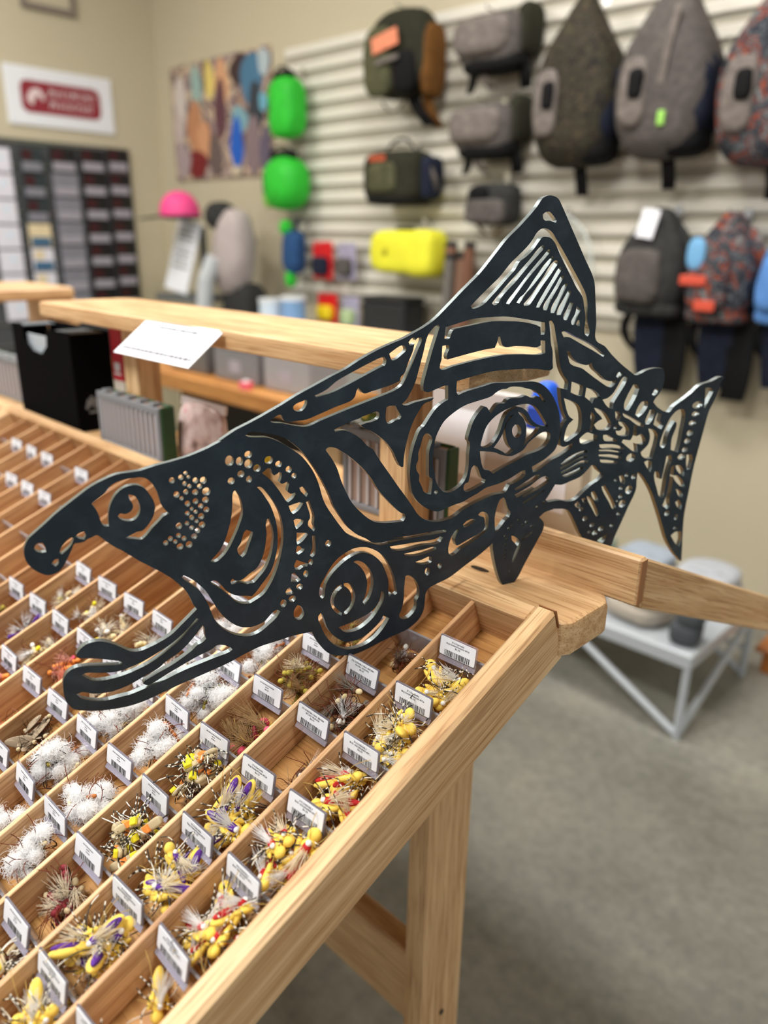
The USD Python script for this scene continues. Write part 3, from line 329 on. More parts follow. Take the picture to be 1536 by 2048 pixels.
TAGS = sorted(set(TAGS))
rnd = random.Random(5)
for i, j in TAGS:
    v = (j-1)*PY
    top, bot = tray_pt(0, v, 0.0042), tray_pt(0, v+0.0088, -0.0112)
    lean = math.degrees(math.atan2(top[2]-bot[2], top[1]-bot[1]))            # angle of the card from the horizontal
    c = (top+bot)/2; c[0] = -i*PX + 0.0022 + TAGW/2 + rnd.uniform(0, 0.0022)
    t = thing('price_tag', 'white barcode price tag, %s' % bin_words(i, j), 'price tag', c, rz=rnd.uniform(-2.5, 2.5), rx=lean + rnd.uniform(-4, 4), group='barcode price tags of the fly bins')
    obj('card', card_mesh, PAPER, t); obj('sleeve', sleeve_mesh, SLEEVE, t)
    L = tag_lines(i, j)
    if L:
        pr = []
        for k, s in enumerate(L):
            m = line_mesh(s, 0.00135, TAGW*0.78).copy(); m.apply_translation([0, TAGH/2-0.0041-k*0.0022, 0.0005]); pr.append(m)
        obj('print', cat_(*pr), INK, t); obj('barcode', barcode(i*31+j, 0.0255, -0.0128, -TAGH/2+0.0014, -TAGH/2+0.0064), INK, t)
    else:                                                                     # too small and soft in the photograph to read
        pr, r = [], random.Random(i*77+j)
        for k, w in enumerate((0.017 + r.uniform(-.004, .004), 0.004, 0.005)):
            x = -w/2
            while x < w/2:
                b = r.uniform(0.0006, 0.0022); pr.append(box(x, min(x+b, w/2), TAGH/2-0.0040-k*0.0021, TAGH/2-0.0031-k*0.0021, 0.0005, 0.0006)); x += b+0.0005
        obj('print', cat_(*pr), GREYINK, t); obj('barcode', barcode(i*31+j, 0.021, -0.0105, -TAGH/2+0.0014, -TAGH/2+0.0066), INK, t)

# ------------------------------------------------------------------ fishing flies: one class of each kind, copied by reference
def foam(name, rgb): return M(name, {'t': ('texture_coordinate', {}), 'n': ('noise_texture', {'scale': 900.0}), 'b': ('bump', {'strength': 0.2, 'distance': 0.0003}), 'p': ('principled_bsdf', {'base_color': rgb, 'roughness': 0.75, 'subsurface_weight': 0.0})}, [('t.object', 'n.vector'), ('n.fac', 'b.height'), ('b.normal', 'p.normal')], 'p.BSDF')
def hair(name, rgb, tr=0.35): return M(name, {'d': ('diffuse_bsdf', {'color': rgb}), 't': ('translucent_bsdf', {'color': rgb}), 'x': ('mix_closure', {'fac': tr})}, [('d.BSDF', 'x.closure1'), ('t.BSDF', 'x.closure2')], 'x.closure')
YEL, CRM, TAN = foam('yellow_foam', lin(246, 212, 92)), foam('cream_foam', lin(226, 206, 158)), foam('tan_foam', lin(196, 178, 140))
RED, PUR, LEM, ORG, WHF, BRN, PNK = foam('red_foam', lin(186, 24, 28)), foam('purple_foam', lin(86, 36, 140)), foam('lemon_foam', lin(244, 228, 40)), foam('orange_foam', lin(240, 146, 66)), foam('white_foam', lin(232, 230, 224)), foam('brown_foam', lin(104, 70, 50)), foam('pink_foam', lin(238, 86, 118))
MAROON, OLIVE, RUST = foam('maroon_tinsel', lin(120, 20, 34)), foam('olive_chenille', lin(122, 108, 34)), foam('rust_chenille', lin(164, 96, 40))
HW, HCR, HBR, HTAN, HGR, HPK, HOR, HDK = hair('white_hair', (0.92, 0.92, 0.92), .5), hair('cream_hair', lin(242, 232, 208), .45), hair('brown_thread', lin(110, 58, 44), .1), hair('deer_hair', lin(170, 140, 100), .25), hair('grey_hackle', lin(146, 138, 126), .3), hair('pink_hair', lin(238, 178, 160), .4), hair('coral_hair', lin(232, 120, 84), .3), hair('dark_hackle', lin(48, 38, 34), .1)
GOLDT = hair('gold_thread', lin(196, 164, 96), .1)
BAND = M('banded_rubber_leg', {'t': ('texture_coordinate', {}), 'w': ('wave_texture', {'scale': 120.0, 'bands_direction': 'diagonal', 'distortion': 1.0, 'detail': 1.0}), 'r': ('rgb_ramp', {'ramp': [(0.0, (0.01, 0.01, 0.01)), (0.58, (0.02, 0.018, 0.015)), (0.62, (0.75, 0.70, 0.58)), (1, (0.8, 0.76, 0.66))], 'interpolate': True}), 'p': ('principled_bsdf', {'roughness': 0.5})}, [('t.object', 'w.vector'), ('w.fac', 'r.fac'), ('r.color', 'p.base_color')], 'p.BSDF')
HOOKM = plain('bronze_hook', (0.10, 0.075, 0.05), 0.35, 0.9)
R = np.random.default_rng(11)
def el(w, d, h, loc=(0, 0, 0), rz=0, ry=0, lvl=1): m = _ico[lvl].copy(); m.vertices = m.vertices*np.array([w/2, d/2, h/2]); return place(m, loc, ry=ry, rz=rz)
def strand(p0, d, L, curl=0.3, n=4, sag=0.0):
    d = np.array(d, float); d /= np.linalg.norm(d); p = np.array(p0, float); out = [p]; w = R.normal(0, 1, 3)
    for k in range(n-1):
        d = d + np.cross(w, d)*curl*0.5 + R.normal(0, curl*0.35, 3) + np.array([0, 0, -sag]); d /= np.linalg.norm(d); p = p + d*L/(n-1); out.append(p)
    return np.array(out)
def fan(p0, d, L, spread, n, curl=0.12, npt=4, root=0.0006):
    out = []
    for _ in range(n):
        dd = np.array(d, float)/np.linalg.norm(d) + R.normal(0, spread, 3); out.append(strand(np.array(p0)+R.normal(0, root, 3), dd, L*R.uniform(0.7, 1.1), curl, npt))
    return out
def puff(c, r, n, curl=1.5, npt=5):
    out = []
    for _ in range(n):
        d = R.normal(0, 1, 3); d /= np.linalg.norm(d); out.append(strand(np.array(c)+d*np.array(r)*R.uniform(0.1, 0.7), d, np.mean(r)*R.uniform(0.6, 1.25), curl, npt))
    return out
def legs(p0, L, n, curl=0.35):
    out = []
    for k in range(n):
        s = 1 if k % 2 else -1; d = np.array([R.uniform(-0.8, 0.8), s*R.uniform(0.5, 1), R.uniform(0.1, 0.9)]); out.append(strand(np.array(p0)+np.array([R.uniform(-.006, .006), 0, 0]), d, L*R.uniform(0.7, 1.2), curl, 5, 0.22))
    return out
def hook(parent, L=0.016):
    t_ = np.linspace(0, np.pi, 7); pts = [np.array([L*0.6, 0, -0.001])] + [np.array([-L*0.35-0.0035*math.sin(a), 0, -0.0045+0.0035*math.cos(a)]) for a in t_] + [np.array([-L*0.1, 0, -0.0082])]
    obj('hook', tubepath(pts, 0.00038, 5), HOOKM, parent)
KINDS = {}
FK = stage.CreateClassPrim('/World/fly_kinds')
def kind(name):
    p = UsdGeom.Xform.Define(stage, '/World/fly_kinds/' + name).GetPrim(); KINDS.setdefault(name.rstrip('0123456789_'), []).append(p); return p
WL = lambda w: (lambda n: np.full(n, w))
def hopper(nm, over, under=YEL, wing=HW, wm=None):
    p = kind(nm)
    obj('foam_body', cat_(el(0.0165, 0.0076, 0.0050, (-0.0070, 0, 0), lvl=2), el(0.0105, 0.0082, 0.0062, (0.0035, 0, 0.0006), lvl=2), el(0.0072, 0.0074, 0.0056, (0.0098, 0, 0.0006), ry=-15, lvl=2)), under, p, True)
    if over is not None: obj('foam_back', cat_(el(0.0140, 0.0046, 0.0036, (-0.0070, 0, 0.0024), lvl=2), el(0.0080, 0.0046, 0.0034, (0.0030, 0, 0.0036), lvl=2)), over, p, True)
    obj('side_foam', cat_(el(0.0115, 0.0032, 0.0034, (0.0015, 0.0042, 0.0015), rz=18, lvl=2), el(0.0115, 0.0032, 0.0034, (0.0015, -0.0042, 0.0015), rz=-18, lvl=2)), under, p, True)
    curves('hair_wing', fan((0.005, 0, 0.003), (-1, 0, 0.45), 0.0170, 0.15, 44, 0.08), 0.00046, wing, p)
    obj('wing_butt', el(0.0034, 0.0034, 0.0028, (0.0058, 0, 0.0042)), WHF, p, True)
    curves('legs', legs((0.002, 0, 0.001), 0.021, 9), WL(0.00062), BAND, p)
    curves('hackle', fan((-0.001, 0, 0), (-0.4, 0, -0.2), 0.009, 0.9, 12, 0.2), 0.0003, HTAN, p); curves('thread_ends', legs((0.004, 0, 0.003), 0.024, 3, 0.25), WL(0.00034), GOLDT, p); hook(p)
for k, o in enumerate((None, None)): hopper('yellow_hopper_%d' % k, o, YEL, (HCR, HW)[k])
for k in range(2): hopper('red_hopper_%d' % k, RED, YEL, (HW, HCR)[k])
for k in range(2): hopper('purple_hopper_%d' % k, PUR, YEL, (HW, HCR)[k])
def fluff(nm, core, sizes, body=RUST, n=420):
    p = kind(nm)
    S = []
    for c, r in sizes: S += puff(c, r, n)
    obj('under_fur', cat_(*[blob(r[0]*1.25, r[1]*1.25, r[2]*1.25, 1.0, int(k+nm.__len__()), 0.0009, 2, 380.) .apply_translation(c) for k, (c, r) in enumerate(sizes)]), HW, p, True)
    curves('fluff', S, 0.00030, HW, p)
    obj('thread_body', cat_(*[el(0.0042, 0.0026, 0.0026, (-0.008+k*0.0032, 0.0045, 0.0012+0.0004*(k % 2))) for k in range(5)]), body, p, True)
    curves('legs', legs((0, 0.003, 0.003), 0.016, 7, 0.3), WL(0.00042), core, p); hook(p, 0.013)
fluff('white_fluff_0', HBR, [((-0.006, -0.003, 0.004), (0.008, 0.0075, 0.007)), ((0.007, -0.004, 0.004), (0.007, 0.007, 0.0065))])
fluff('white_fluff_1', HDK, [((0, -0.002, 0.004), (0.0105, 0.0085, 0.0075))], OLIVE, 620)
fluff('white_fluff_2', HBR, [((-0.005, 0, 0.005), (0.0085, 0.009, 0.007)), ((0.006, 0.004, 0.003), (0.006, 0.006, 0.006))], CRM)
def beetle(nm):
    p = kind(nm)
    cap = lambda L, loc, rz=0: place(blob(L, 0.0052, 0.0030, 0.62, 0, 0, 2), loc, rz=rz)
    obj('tan_foam_body', cat_(cap(0.017, (-0.001, 0, 0)), cap(0.0105, (0.0045, 0, 0.0031)), cap(0.0085, (-0.0065, 0, 0.0026))), TAN, p, True)
    obj('yellow_sight_block', place(box(-0.0022, 0.0022, -0.0022, 0.0022, -0.0013, 0.0013, 0.0004), (0.0065, 0, 0.0056), ry=-8), LEM, p)
    obj('orange_sight_block', place(box(-0.0019, 0.0019, -0.0022, 0.0022, -0.0012, 0.0012, 0.0004), (-0.001, 0, 0.0040), ry=6), ORG, p)
    curves('legs', legs((0, 0, 0.001), 0.018, 12, 0.3), WL(0.0007), BAND, p)
    curves('hackle', fan((-0.001, 0, -0.001), (0, 0, -0.3), 0.0085, 1.0, 34, 0.2), 0.00028, HBR, p); hook(p)
beetle('tan_beetle_0'); beetle('tan_beetle_1')
def stimulator(nm, bodym):
    p = kind(nm)
    obj('pink_head', el(0.0066, 0.0062, 0.0062, (0.009, 0, 0.003), lvl=2), PNK, p, True)
    obj('thread_collar', cat_(*[el(0.0022, 0.0044-k*0.0004, 0.0044-k*0.0004, (0.0135+k*0.0017, 0, 0.002)) for k in range(4)]), foam(nm+'_thread', lin(206, 160, 66)), p, True)
    curves('deer_hair_wing', fan((0.007, 0, 0.003), (-1, 0, 0.5), 0.020, 0.24, 60, 0.06), 0.00042, HTAN, p)
    obj('body', el(0.014, 0.0045, 0.0042, (-0.001, 0, 0)), bodym, p, True)
    curves('hackle', fan((0.002, 0, 0.001), (-0.3, 0, 0.1), 0.011, 0.9, 40, 0.12), 0.00028, HDK, p)
    curves('legs', legs((0.004, 0, 0.002), 0.016, 5), WL(0.0004), GOLDT, p); hook(p)
stimulator('pink_head_fly_0', BRN); stimulator('pink_head_fly_1', MAROON)
def chenille(nm, bodym, hk, wing, tip=None):
    p = kind(nm)
    obj('chenille_body', cat_(*[el(0.0040, 0.0044, 0.0042, (-0.0085+k*0.0029, R.normal(0, .0005), 0.0004*(k % 2))) for k in range(6)]), bodym, p, True)
    curves('wing', fan((0.006, 0, 0.002), (-1, 0.1, 0.5), 0.015, 0.22, 36, 0.1), 0.00034, wing, p)
    curves('hackle', fan((0, 0, 0.001), (0, 0, 0.2), 0.0095, 1.0, 44, 0.15), 0.00026, hk, p)
    curves('legs', legs((0, 0, 0.001), 0.017, 6), WL(0.0004), HBR, p)
    if tip is not None: obj('head', el(0.0048, 0.004, 0.0036, (0.0098, 0, 0.001)), tip, p, True)
    hook(p)
OLL = foam('pale_olive_foam', lin(172, 156, 56)); chenille('olive_fly_0', OLIVE, HTAN, HTAN, OLL); chenille('olive_fly_1', OLL, HDK, HCR, OLIVE)
chenille('grey_fly_0', BRN, HDK, HW, WHF); chenille('grey_fly_1', BRN, HBR, HGR, CRM)
chenille('maroon_fly_0', MAROON, BAND, HCR, TAN)
chenille('coral_fly_0', ORG, HOR, HPK, PNK); chenille('coral_fly_1', ORG, HDK, HPK, ORG)
chenille('pale_fly_0', CRM, HGR, HW, LEM); chenille('pale_fly_1', CRM, HGR, HCR, WHF)
chenille('dark_fly_0', PUR, HDK, HW, WHF); chenille('dark_fly_1', BRN, HDK, HGR, LEM)
def feather(nm):
    p = kind(nm)
    obj('feather_wing', cat_(place(blob(0.022, 0.0058, 0.0012, 0.9, 0, 0, 2), (-0.003, 0.0012, 0.003), ry=8, rz=8), place(blob(0.020, 0.0054, 0.0012, 0.9, 0, 0, 2), (-0.003, -0.0012, 0.003), ry=12, rz=-9)), foam(nm+'_quill', lin(158, 140, 116)), p, True)
    obj('body', el(0.013, 0.0038, 0.0036), BRN, p, True); obj('bead', el(0.003, 0.003, 0.003, (0.008, 0, 0.001)), TAN, p, True)
    curves('hackle', fan((0.005, 0, 0.001), (-0.3, 0, 0), 0.010, 0.8, 40, 0.2), 0.0003, HDK, p); hook(p)
feather('tan_feather_fly_0')
NAMES = dict(yellow_hopper=('yellow foam fly, pale wing', 'yellow hopper flies'), red_hopper=('red and yellow foam fly', 'red and yellow hopper flies'), purple_hopper=('purple and yellow foam fly', 'purple and yellow hopper flies'),
    white_fluff=('fluffy white fly', 'fluffy white flies'), tan_beetle=('tan foam fly, bright blocks', 'tan foam beetle flies'), pink_head_fly=('pink-headed deer-hair fly', 'pink-headed flies'), olive_fly=('olive and yellow hackled fly', 'olive flies'),
    grey_fly=('brown hackled fly, pale wing', 'brown and grey flies'), maroon_fly=('maroon fly with banded legs', 'maroon flies'), coral_fly=('coral pink tufted fly', 'coral flies'), pale_fly=('pale cream hair fly', 'pale flies'), dark_fly=('dark fly with white tuft', 'dark flies'), tan_feather_fly=('tan feather-winged fly', 'feather flies'))
# bins: (column, row) -> kind, how many; row r lies between tag row r and r+1
BINS = {(0, 1): ('yellow_hopper', 5), (0, 2): ('yellow_hopper', 7), (0, 3): ('red_hopper', 5), (0, 4): ('red_hopper', 7), (0, 5): ('red_hopper', 6), (0, 6): ('yellow_hopper', 1), (0, 7): ('yellow_hopper', 5),
    (1, 1): ('grey_fly', 2), (1, 2): ('grey_fly', 8), (1, 3): ('grey_fly', 2), (1, 4): ('purple_hopper', 7), (1, 5): ('purple_hopper', 8), (1, 6): ('purple_hopper', 8), (1, 7): ('yellow_hopper', 5),
    (2, 1): ('olive_fly', 4), (2, 2): ('olive_fly', 8), (2, 3): ('pink_head_fly', 5), (2, 4): ('tan_beetle', 9), (2, 5): ('tan_beetle', 9), (2, 6): ('maroon_fly', 5), (2, 7): ('tan_beetle', 7),
    (3, 2): ('white_fluff', 4), (3, 3): ('white_fluff', 6), (3, 4): ('white_fluff', 4), (3, 5): ('white_fluff', 5), (3, 6): ('white_fluff', 4), (3, 7): ('maroon_fly', 3),
    (4, 2): ('white_fluff', 4), (4, 3): ('white_fluff', 4), (4, 4): ('white_fluff', 6), (4, 5): ('white_fluff', 6), (4, 6): ('white_fluff', 3),
    (5, 3): ('pale_fly', 4), (5, 4): ('tan_feather_fly', 3), (5, 5): ('tan_feather_fly', 8), (5, 6): ('dark_fly', 4), (6, 3): ('pale_fly', 7), (6, 4): ('coral_fly', 5), (6, 5): ('coral_fly', 2), (6, 6): ('coral_fly', 4),
    (7, 3): ('pale_fly', 6), (7, 4): ('pale_fly', 5), (7, 5): ('coral_fly', 6), (7, 6): ('coral_fly', 4), (8, 3): ('pale_fly', 5), (8, 4): ('dark_fly', 4), (8, 5): ('dark_fly', 6), (9, 4): ('olive_fly', 4), (9, 5): ('dark_fly', 5), (10, 4): ('pale_fly', 4), (10, 5): ('olive_fly', 4)}
Q = random.Random(21)
for (i, j), (kd, n) in sorted(BINS.items()):
    base, grp = NAMES[kd]
    n = int(round(n*1.15)) if n > 2 else n
    spots = [(-i*PX + 0.0275 + Q.uniform(-0.0115, 0.0115), (j-0.5)*PY + 0.004 + Q.uniform(-0.013, 0.014)) for _ in range(n)]
    def across(q):                                                            # how far right it shows
        d = tray_pt(spots[q][0], spots[q][1], -0.02) - EYE; return float(d @ r2)/float(d @ fwd)
    said = {q: ('leftmost' if r == 0 else 'rightmost' if r == n-1 else '%s-from-left' % ORD[r+1]) for r, q in enumerate(sorted(range(n), key=across))}
    where = '%s bin down, %s column from right' % (ORD[j+1], ORD[i+1])
    for k, (x, v) in enumerate(spots):
        lift = -0.0265 + (k*0.0024 if kd != 'white_fluff' else 0.004 + k*0.0030)
        px_ = tray_pt(x, v, lift)
        o = UsdGeom.Xform.Define(stage, '/World/' + numbered('/World', kd))
        o.AddTranslateOp().Set(Gf.Vec3d(*map(float, px_))); o.AddRotateXOp().Set(TILT); o.AddRotateZOp().Set(Q.uniform(0, 360)); o.AddRotateYOp().Set(Q.uniform(-38, 38)); o.AddRotateXOp(opSuffix='roll').Set(Q.uniform(-60, 60)); s = Q.uniform(1.05, 1.38); o.AddScaleOp().Set(Gf.Vec3f(s, s, s))
        o.GetPrim().GetReferences().AddInternalReference(Q.choice(KINDS[kd]).GetPath()); o.GetPrim().SetInstanceable(True)
        tag(o.GetPrim(), '%s%s, %s' % ((said[k] + ' ') if n > 1 else 'lone ', base, where), 'fishing fly', '%s, %s' % (grp, where))

# ------------------------------------------------------------------ goods on the ledge and the raised shelf
GREYP = plain('grey_clear_plastic', lin(120, 124, 130), 0.35); RIB = plain('silver_rib_plastic', lin(176, 176, 182), 0.3); GREENP = plain('dark_green_rubber', lin(26, 66, 30), 0.5); TANP = plain('tan_insert_foam', lin(150, 128, 116), 0.7)
def fly_box(label, x0, x1, y0, y1, z1, ribs):
    h = z1-0.0145; t = thing('fly_box', label, 'fly box', ((x0+x1)/2, (y0+y1)/2, H+0.0145), group='ribbed fly boxes on the ledge'); w = x1-x0; d = y1-y0
    obj('case', box(-w/2, w/2, -d/2+0.004, d/2-0.006, 0, h, 0.004), TANP, t)
    obj('back_shell', box(-w/2-0.001, w/2+0.002, d/2-0.0085, d/2, 0, h+0.002, 0.003), GREENP, t)
    obj('side_gasket', box(w/2-0.0005, w/2+0.0035, -d/2+0.003, d/2, 0.001, h+0.001, 0.0015), GREENP, t)
    obj('frame', cat_(box(-w/2-0.001, -w/2+0.006, -d/2, -d/2+0.006, 0, h, 0.001), box(w/2-0.006, w/2+0.001, -d/2, -d/2+0.006, 0, h, 0.001), box(-w/2+0.0055, w/2-0.0055, -d/2, -d/2+0.006, 0, 0.007, 0.001), box(-w/2+0.0055, w/2-0.0055, -d/2, -d/2+0.006, h-0.010, h, 0.001)), GREYP, t)
    for k in range(ribs):
        x = -w/2 + 0.010 + (w-0.020)*k/(ribs-1); obj('rib', box(x-0.0022, x+0.0022, -d/2+0.0005, -d/2+0.0045, 0.0075, h-0.0105, 0.0007), RIB, t)
    for k in range(5):
        x = -w/2 + 0.02 + (w-0.04)*k/4; obj('latch', box(x-0.006, x+0.006, -d/2+0.001, d/2-0.009, h-0.0005, h+0.0045, 0.0012), GREYP, t)
fly_box('ribbed grey fly box with a green back, beside the black display box', -0.722, -0.550, 0.068, 0.092, 0.092, 13)
fly_box('ribbed silver fly box with a green edge, behind the salmon and near post', -0.268, -0.118, 0.1395, 0.160, 0.108, 10)
fly_box('grey fly box at the far left, left of the black display box', -1.25, -1.062, 0.094, 0.119, 0.092, 11)
t = thing('display_box', 'tall black cardboard display box with a pale hand hole in its top', 'display box', (-0.905, 0.100, H+0.0145))
bp = sbox(-0.108, 0, 0.108, 0.152)
notch = Polygon([(-0.070, 0.16), (-0.062, 0.128), (-0.035, 0.112), (0.0, 0.110), (0.022, 0.124), (0.030, 0.16)])
facep = bp.difference(notch)
front_m = place(prism(facep, -0.0022, 0.0), (0, -0.030, 0), rx=90); back_m = place(prism(bp, -0.0022, 0.0), (0, 0.0320, 0), rx=90)
obj('front_panel', front_m, BLACKC, t); obj('back_panel', back_m, BLACKC, t)
obj('side_panel', box(0.1062, 0.1084, -0.0278, 0.0298, 0, 0.150), BLACKC, t); obj('side_panel', box(-0.1084, -0.1062, -0.0278, 0.0298, 0, 0.150), BLACKC, t)
FLAP = plain('grey_card_flap', lin(96, 102, 108), 0.6); obj('lid_flap', box(0.034, 0.1062, -0.0278, 0.0298, 0.1475, 0.1495), FLAP, t); obj('lid_flap', box(-0.1062, -0.074, -0.0278, 0.0298, 0.1475, 0.1495), FLAP, t)
obj('inner_sleeve', place(box(-0.066, 0.026, -0.0225, -0.0205, 0.06, 0.137), (0, 0, 0)), plain('pale_inner_sleeve', lin(172, 180, 186), 0.6), t)
obj('side_emblem', cat_(*[place(box(-0.0004, 0.0004, -0.0025, 0.0025, -0.008, 0.008), (0.1088, -0.012+0.006*k, 0.043+0.004*(k % 2)), rx=-18+12*k) for k in range(4)], place(box(-0.0004, 0.0004, -0.011, 0.011, -0.0018, 0.0018), (0.1088, 0.0, 0.030))), plain('grey_print', lin(120, 122, 126), 0.6), t)
t = thing('packaged_spool', 'red-topped white carton behind the black display box', 'carton', (-0.735, 0.124, H+0.0145))
obj('carton', box(-0.016, 0.016, -0.012, 0.012, 0, 0.085, 0.001), plain('cream_carton', lin(206, 198, 184), 0.6), t); obj('red_panel', cat_(box(-0.0165, 0.0165, -0.0125, 0.0125, 0.085, 0.165, 0.001)), plain('red_carton', lin(186, 26, 46), 0.5), t)
obj('print', cat_(box(-0.008, 0.008, -0.0132, -0.0126, 0.100, 0.112), box(-0.010, 0.010, -0.0132, -0.0126, 0.094, 0.097)), WHITE, t)
t = thing('tying_material_packet', 'soft pink packet leaning on the ledge right of the ribbed fly box', 'packet', (-0.515, 0.105, H+0.0145), rx=-8)
PINKM = M('pink_feather_packet', {'t': ('texture_coordinate', {}), 'n': ('noise_texture', {'scale': 46.0, 'detail': 4.0}), 'r': ('rgb_ramp', {'ramp': [(0.3, lin(120, 92, 84)), (0.46, lin(206, 176, 170)), (0.62, lin(226, 206, 202)), (0.75, lin(222, 130, 136))]}), 'p': ('principled_bsdf', {'roughness': 0.3})}, [('t.object', 'n.vector'), ('n.fac', 'r.fac'), ('r.color', 'p.base_color')], 'p.BSDF')
obj('pouch', place(blob(0.108, 0.018, 0.088, 0.6, 3, 0.002, 3, 60), (0, 0, 0.040)), PINKM, t, True); obj('header_card', box(-0.052, 0.052, -0.002, 0.002, 0.076, 0.088, 0.0005), plain('clear_header', lin(214, 200, 196), 0.4), t)
t = thing('yellow_lid_jar', 'small jar with a yellow lid behind the salmon snout', 'jar', (-0.40, 0.122, H+0.0145))
obj('jar_body', trimesh.creation.cylinder(radius=0.013, height=0.026, sections=24).apply_translation([0, 0, 0.013]), plain('amber_jar', lin(150, 120, 70), 0.3), t, 30); obj('jar_lid', trimesh.creation.cylinder(radius=0.0138, height=0.010, sections=24).apply_translation([0, 0, 0.031]), plain('yellow_lid', lin(226, 204, 40), 0.4), t, 30)
t = thing('green_lure_packet', 'small green packet with a pale knob lying on top of the silver fly box', 'packet', (-0.205, 0.150, H+0.113))
obj('packet_body', blob(0.085, 0.018, 0.016, .6, 3, .001, 2, 60).apply_translation([0, 0, 0.008]), plain('green_packet', lin(84, 112, 30), 0.4), t, True); obj('knob', place(trimesh.creation.icosphere(2, 0.007), (-0.030, -0.006, 0.014)), plain('pale_yellow_knob', lin(206, 200, 104), 0.4), t, True)
t = thing('blue_reel_pouch', 'bright blue pouch on the far tray behind the carved eye', 'pouch', (-0.182, 0.42, H-0.062))
obj('pouch_body', blob(0.040, 0.04, 0.20, 0.6, 2, 0.003, 3, 20).apply_translation([0, 0, 0.10]), plain('royal_blue_fabric', lin(24, 92, 222), 0.6), t, True); obj('pouch_flap', box(-0.015, 0.015, -0.0235, -0.0165, 0.12, 0.17, 0.003), plain('navy_flap', lin(20, 60, 160), 0.6), t)
t = thing('cream_carton', 'cream carton on the far tray beside the blue pouch', 'carton', (-0.135, 0.37, H-0.040)); obj('carton_body', box(-0.055, 0.050, -0.012, 0.012, 0, 0.122, 0.002), plain('cream_carton_board', lin(196, 188, 170), .6), t); obj('carton_label', box(-0.03, 0.03, -0.0128, -0.0121, 0.03, 0.07), PAPER, t)
t = thing('blank_paper_stack', 'white paper packet standing on the far tray behind the carved eye', 'packet', (-0.215, 0.30, H-0.010), rx=-6)
obj('packet_body', box(-0.068, 0.068, -0.010, 0.010, 0, 0.148, 0.003), plain('lavender_white_packet', lin(186, 178, 176), 0.5), t); obj('packet_label', box(-0.05, 0.03, -0.0108, -0.0101, 0.04, 0.12), PAPER, t)
# tilted notice on the raised shelf's front edge
a, b, c2 = T([-0.527, 0.050, 0.2065]), T([-0.3635, 0.050, 0.2085]), T([-0.4885, 0.004, 0.1725])
t = thing('shelf_notice', 'white printed notice card tilted forward from the raised shelf edge', 'sign', (-0.4455, 0.0505, H+0.2075), rx=0)
wN = 0.164; dv = T([0, c2[1]-a[1], c2[2]-a[2]]); hN = float(np.linalg.norm(dv)); ang = math.degrees(math.atan2(-dv[2], -dv[1]))
card = place(box(-wN/2, wN/2, -hN, 0, -0.0006, 0.0006), (0, 0, 0), rx=ang)
obj('card', card, PAPER, t)
ln = []
rr = random.Random(3)
for yy, w_, hh in ((-0.007, 0.085, 0.0042), (-hN/2, 0.004, 0.003), (-hN+0.011, 0.148, 0.0046)):
    x = -w_/2
    while x < w_/2: bw = rr.uniform(0.003, 0.010); ln.append(box(x, min(x+bw, w_/2), yy-hh/2, yy+hh/2, 0.0006, 0.0008)); x += bw+0.0016
obj('print', place(cat_(*ln), rx=ang), GREYINK, t)
obj('clear_clip', place(box(-wN/2+0.01, wN/2-0.01, -0.004, 0.004, -0.002, -0.0007), rx=ang), SLEEVE, t)
# neighbouring island at the left, running away from the camera
t = thing('neighbour_display', 'second oak display table at the far left, its shelf end on', 'display table', (0, 0, H))
obj('raised_shelf', box(-1.78, -1.50, -0.30, 0.407, 0.161, 0.189, 0.006), OAKY, t); obj('shelf_post', box(-1.56, -1.52, 0.10, 0.16, -0.04, 0.161, 0.003), OAKZ, t); obj('shelf_post', box(-1.56, -1.52, -0.28, -0.22, -0.04, 0.161, 0.003), OAKZ, t)
obj('ledge', box(-1.80, -1.48, 0.166, 0.44, -0.07, -0.04, 0.004), OAKY, t); obj('leg', box(-1.68, -1.62, 0.30, 0.36, -H, -0.07, 0.003), OAKZ, t); obj('end_panel', box(-1.77, -1.51, 0.395, 0.415, -0.04, 0.161, 0.003), OAKZ, t)
t = thing('orange_packet', 'small orange packet at the far left edge under the neighbouring shelf', 'packet', (-1.30, 0.112, H+0.0145)); obj('packet_body', box(-0.03, 0.03, -0.006, 0.006, 0, 0.15, 0.004), plain('orange_packet_print', lin(238, 82, 30), 0.4), t); obj('header', box(-0.03, 0.03, -0.0066, -0.0061, 0.12, 0.146), PAPER, t)

# ------------------------------------------------------------------ goods on the slatwall (front of the wall at y = 2.424)
YW = 2.424
HOOKW = plain('chrome_hook', (0.6, 0.6, 0.6), 0.25, 1.0)
def peg(t, y0=0.0, z=0.0, L=0.16, x=0.0):
    obj('peg_hook', cat_(bar((x, y0, z), (x, y0-L, z+0.008), 0.003), bar((x, y0-L, z+0.008), (x, y0-L-0.006, z+0.024), 0.003), box(x-0.015, x+0.015, y0-0.003, y0+0.0, z-0.02, z+0.03)), HOOKW, t)
def camo(name, cols, scale=16, rough=0.8):
    n = len(cols); ramp = []
    for k, c in enumerate(cols): ramp += [(0.30+0.4*k/n+0.004, c), (0.30+0.4*(k+1)/n-0.004, c)]
    return M(name, {'t': ('texture_coordinate', {}), 'n': ('noise_texture', {'scale': scale, 'detail': 2.0, 'distortion': 0.8}), 'r': ('rgb_ramp', {'ramp': ramp}), 'p': ('principled_bsdf', {'roughness': rough, 'specular_ior_level': 0.25})}, [('t.object', 'n.vector'), ('n.fac', 'r.fac'), ('r.color', 'p.base_color')], 'p.BSDF')
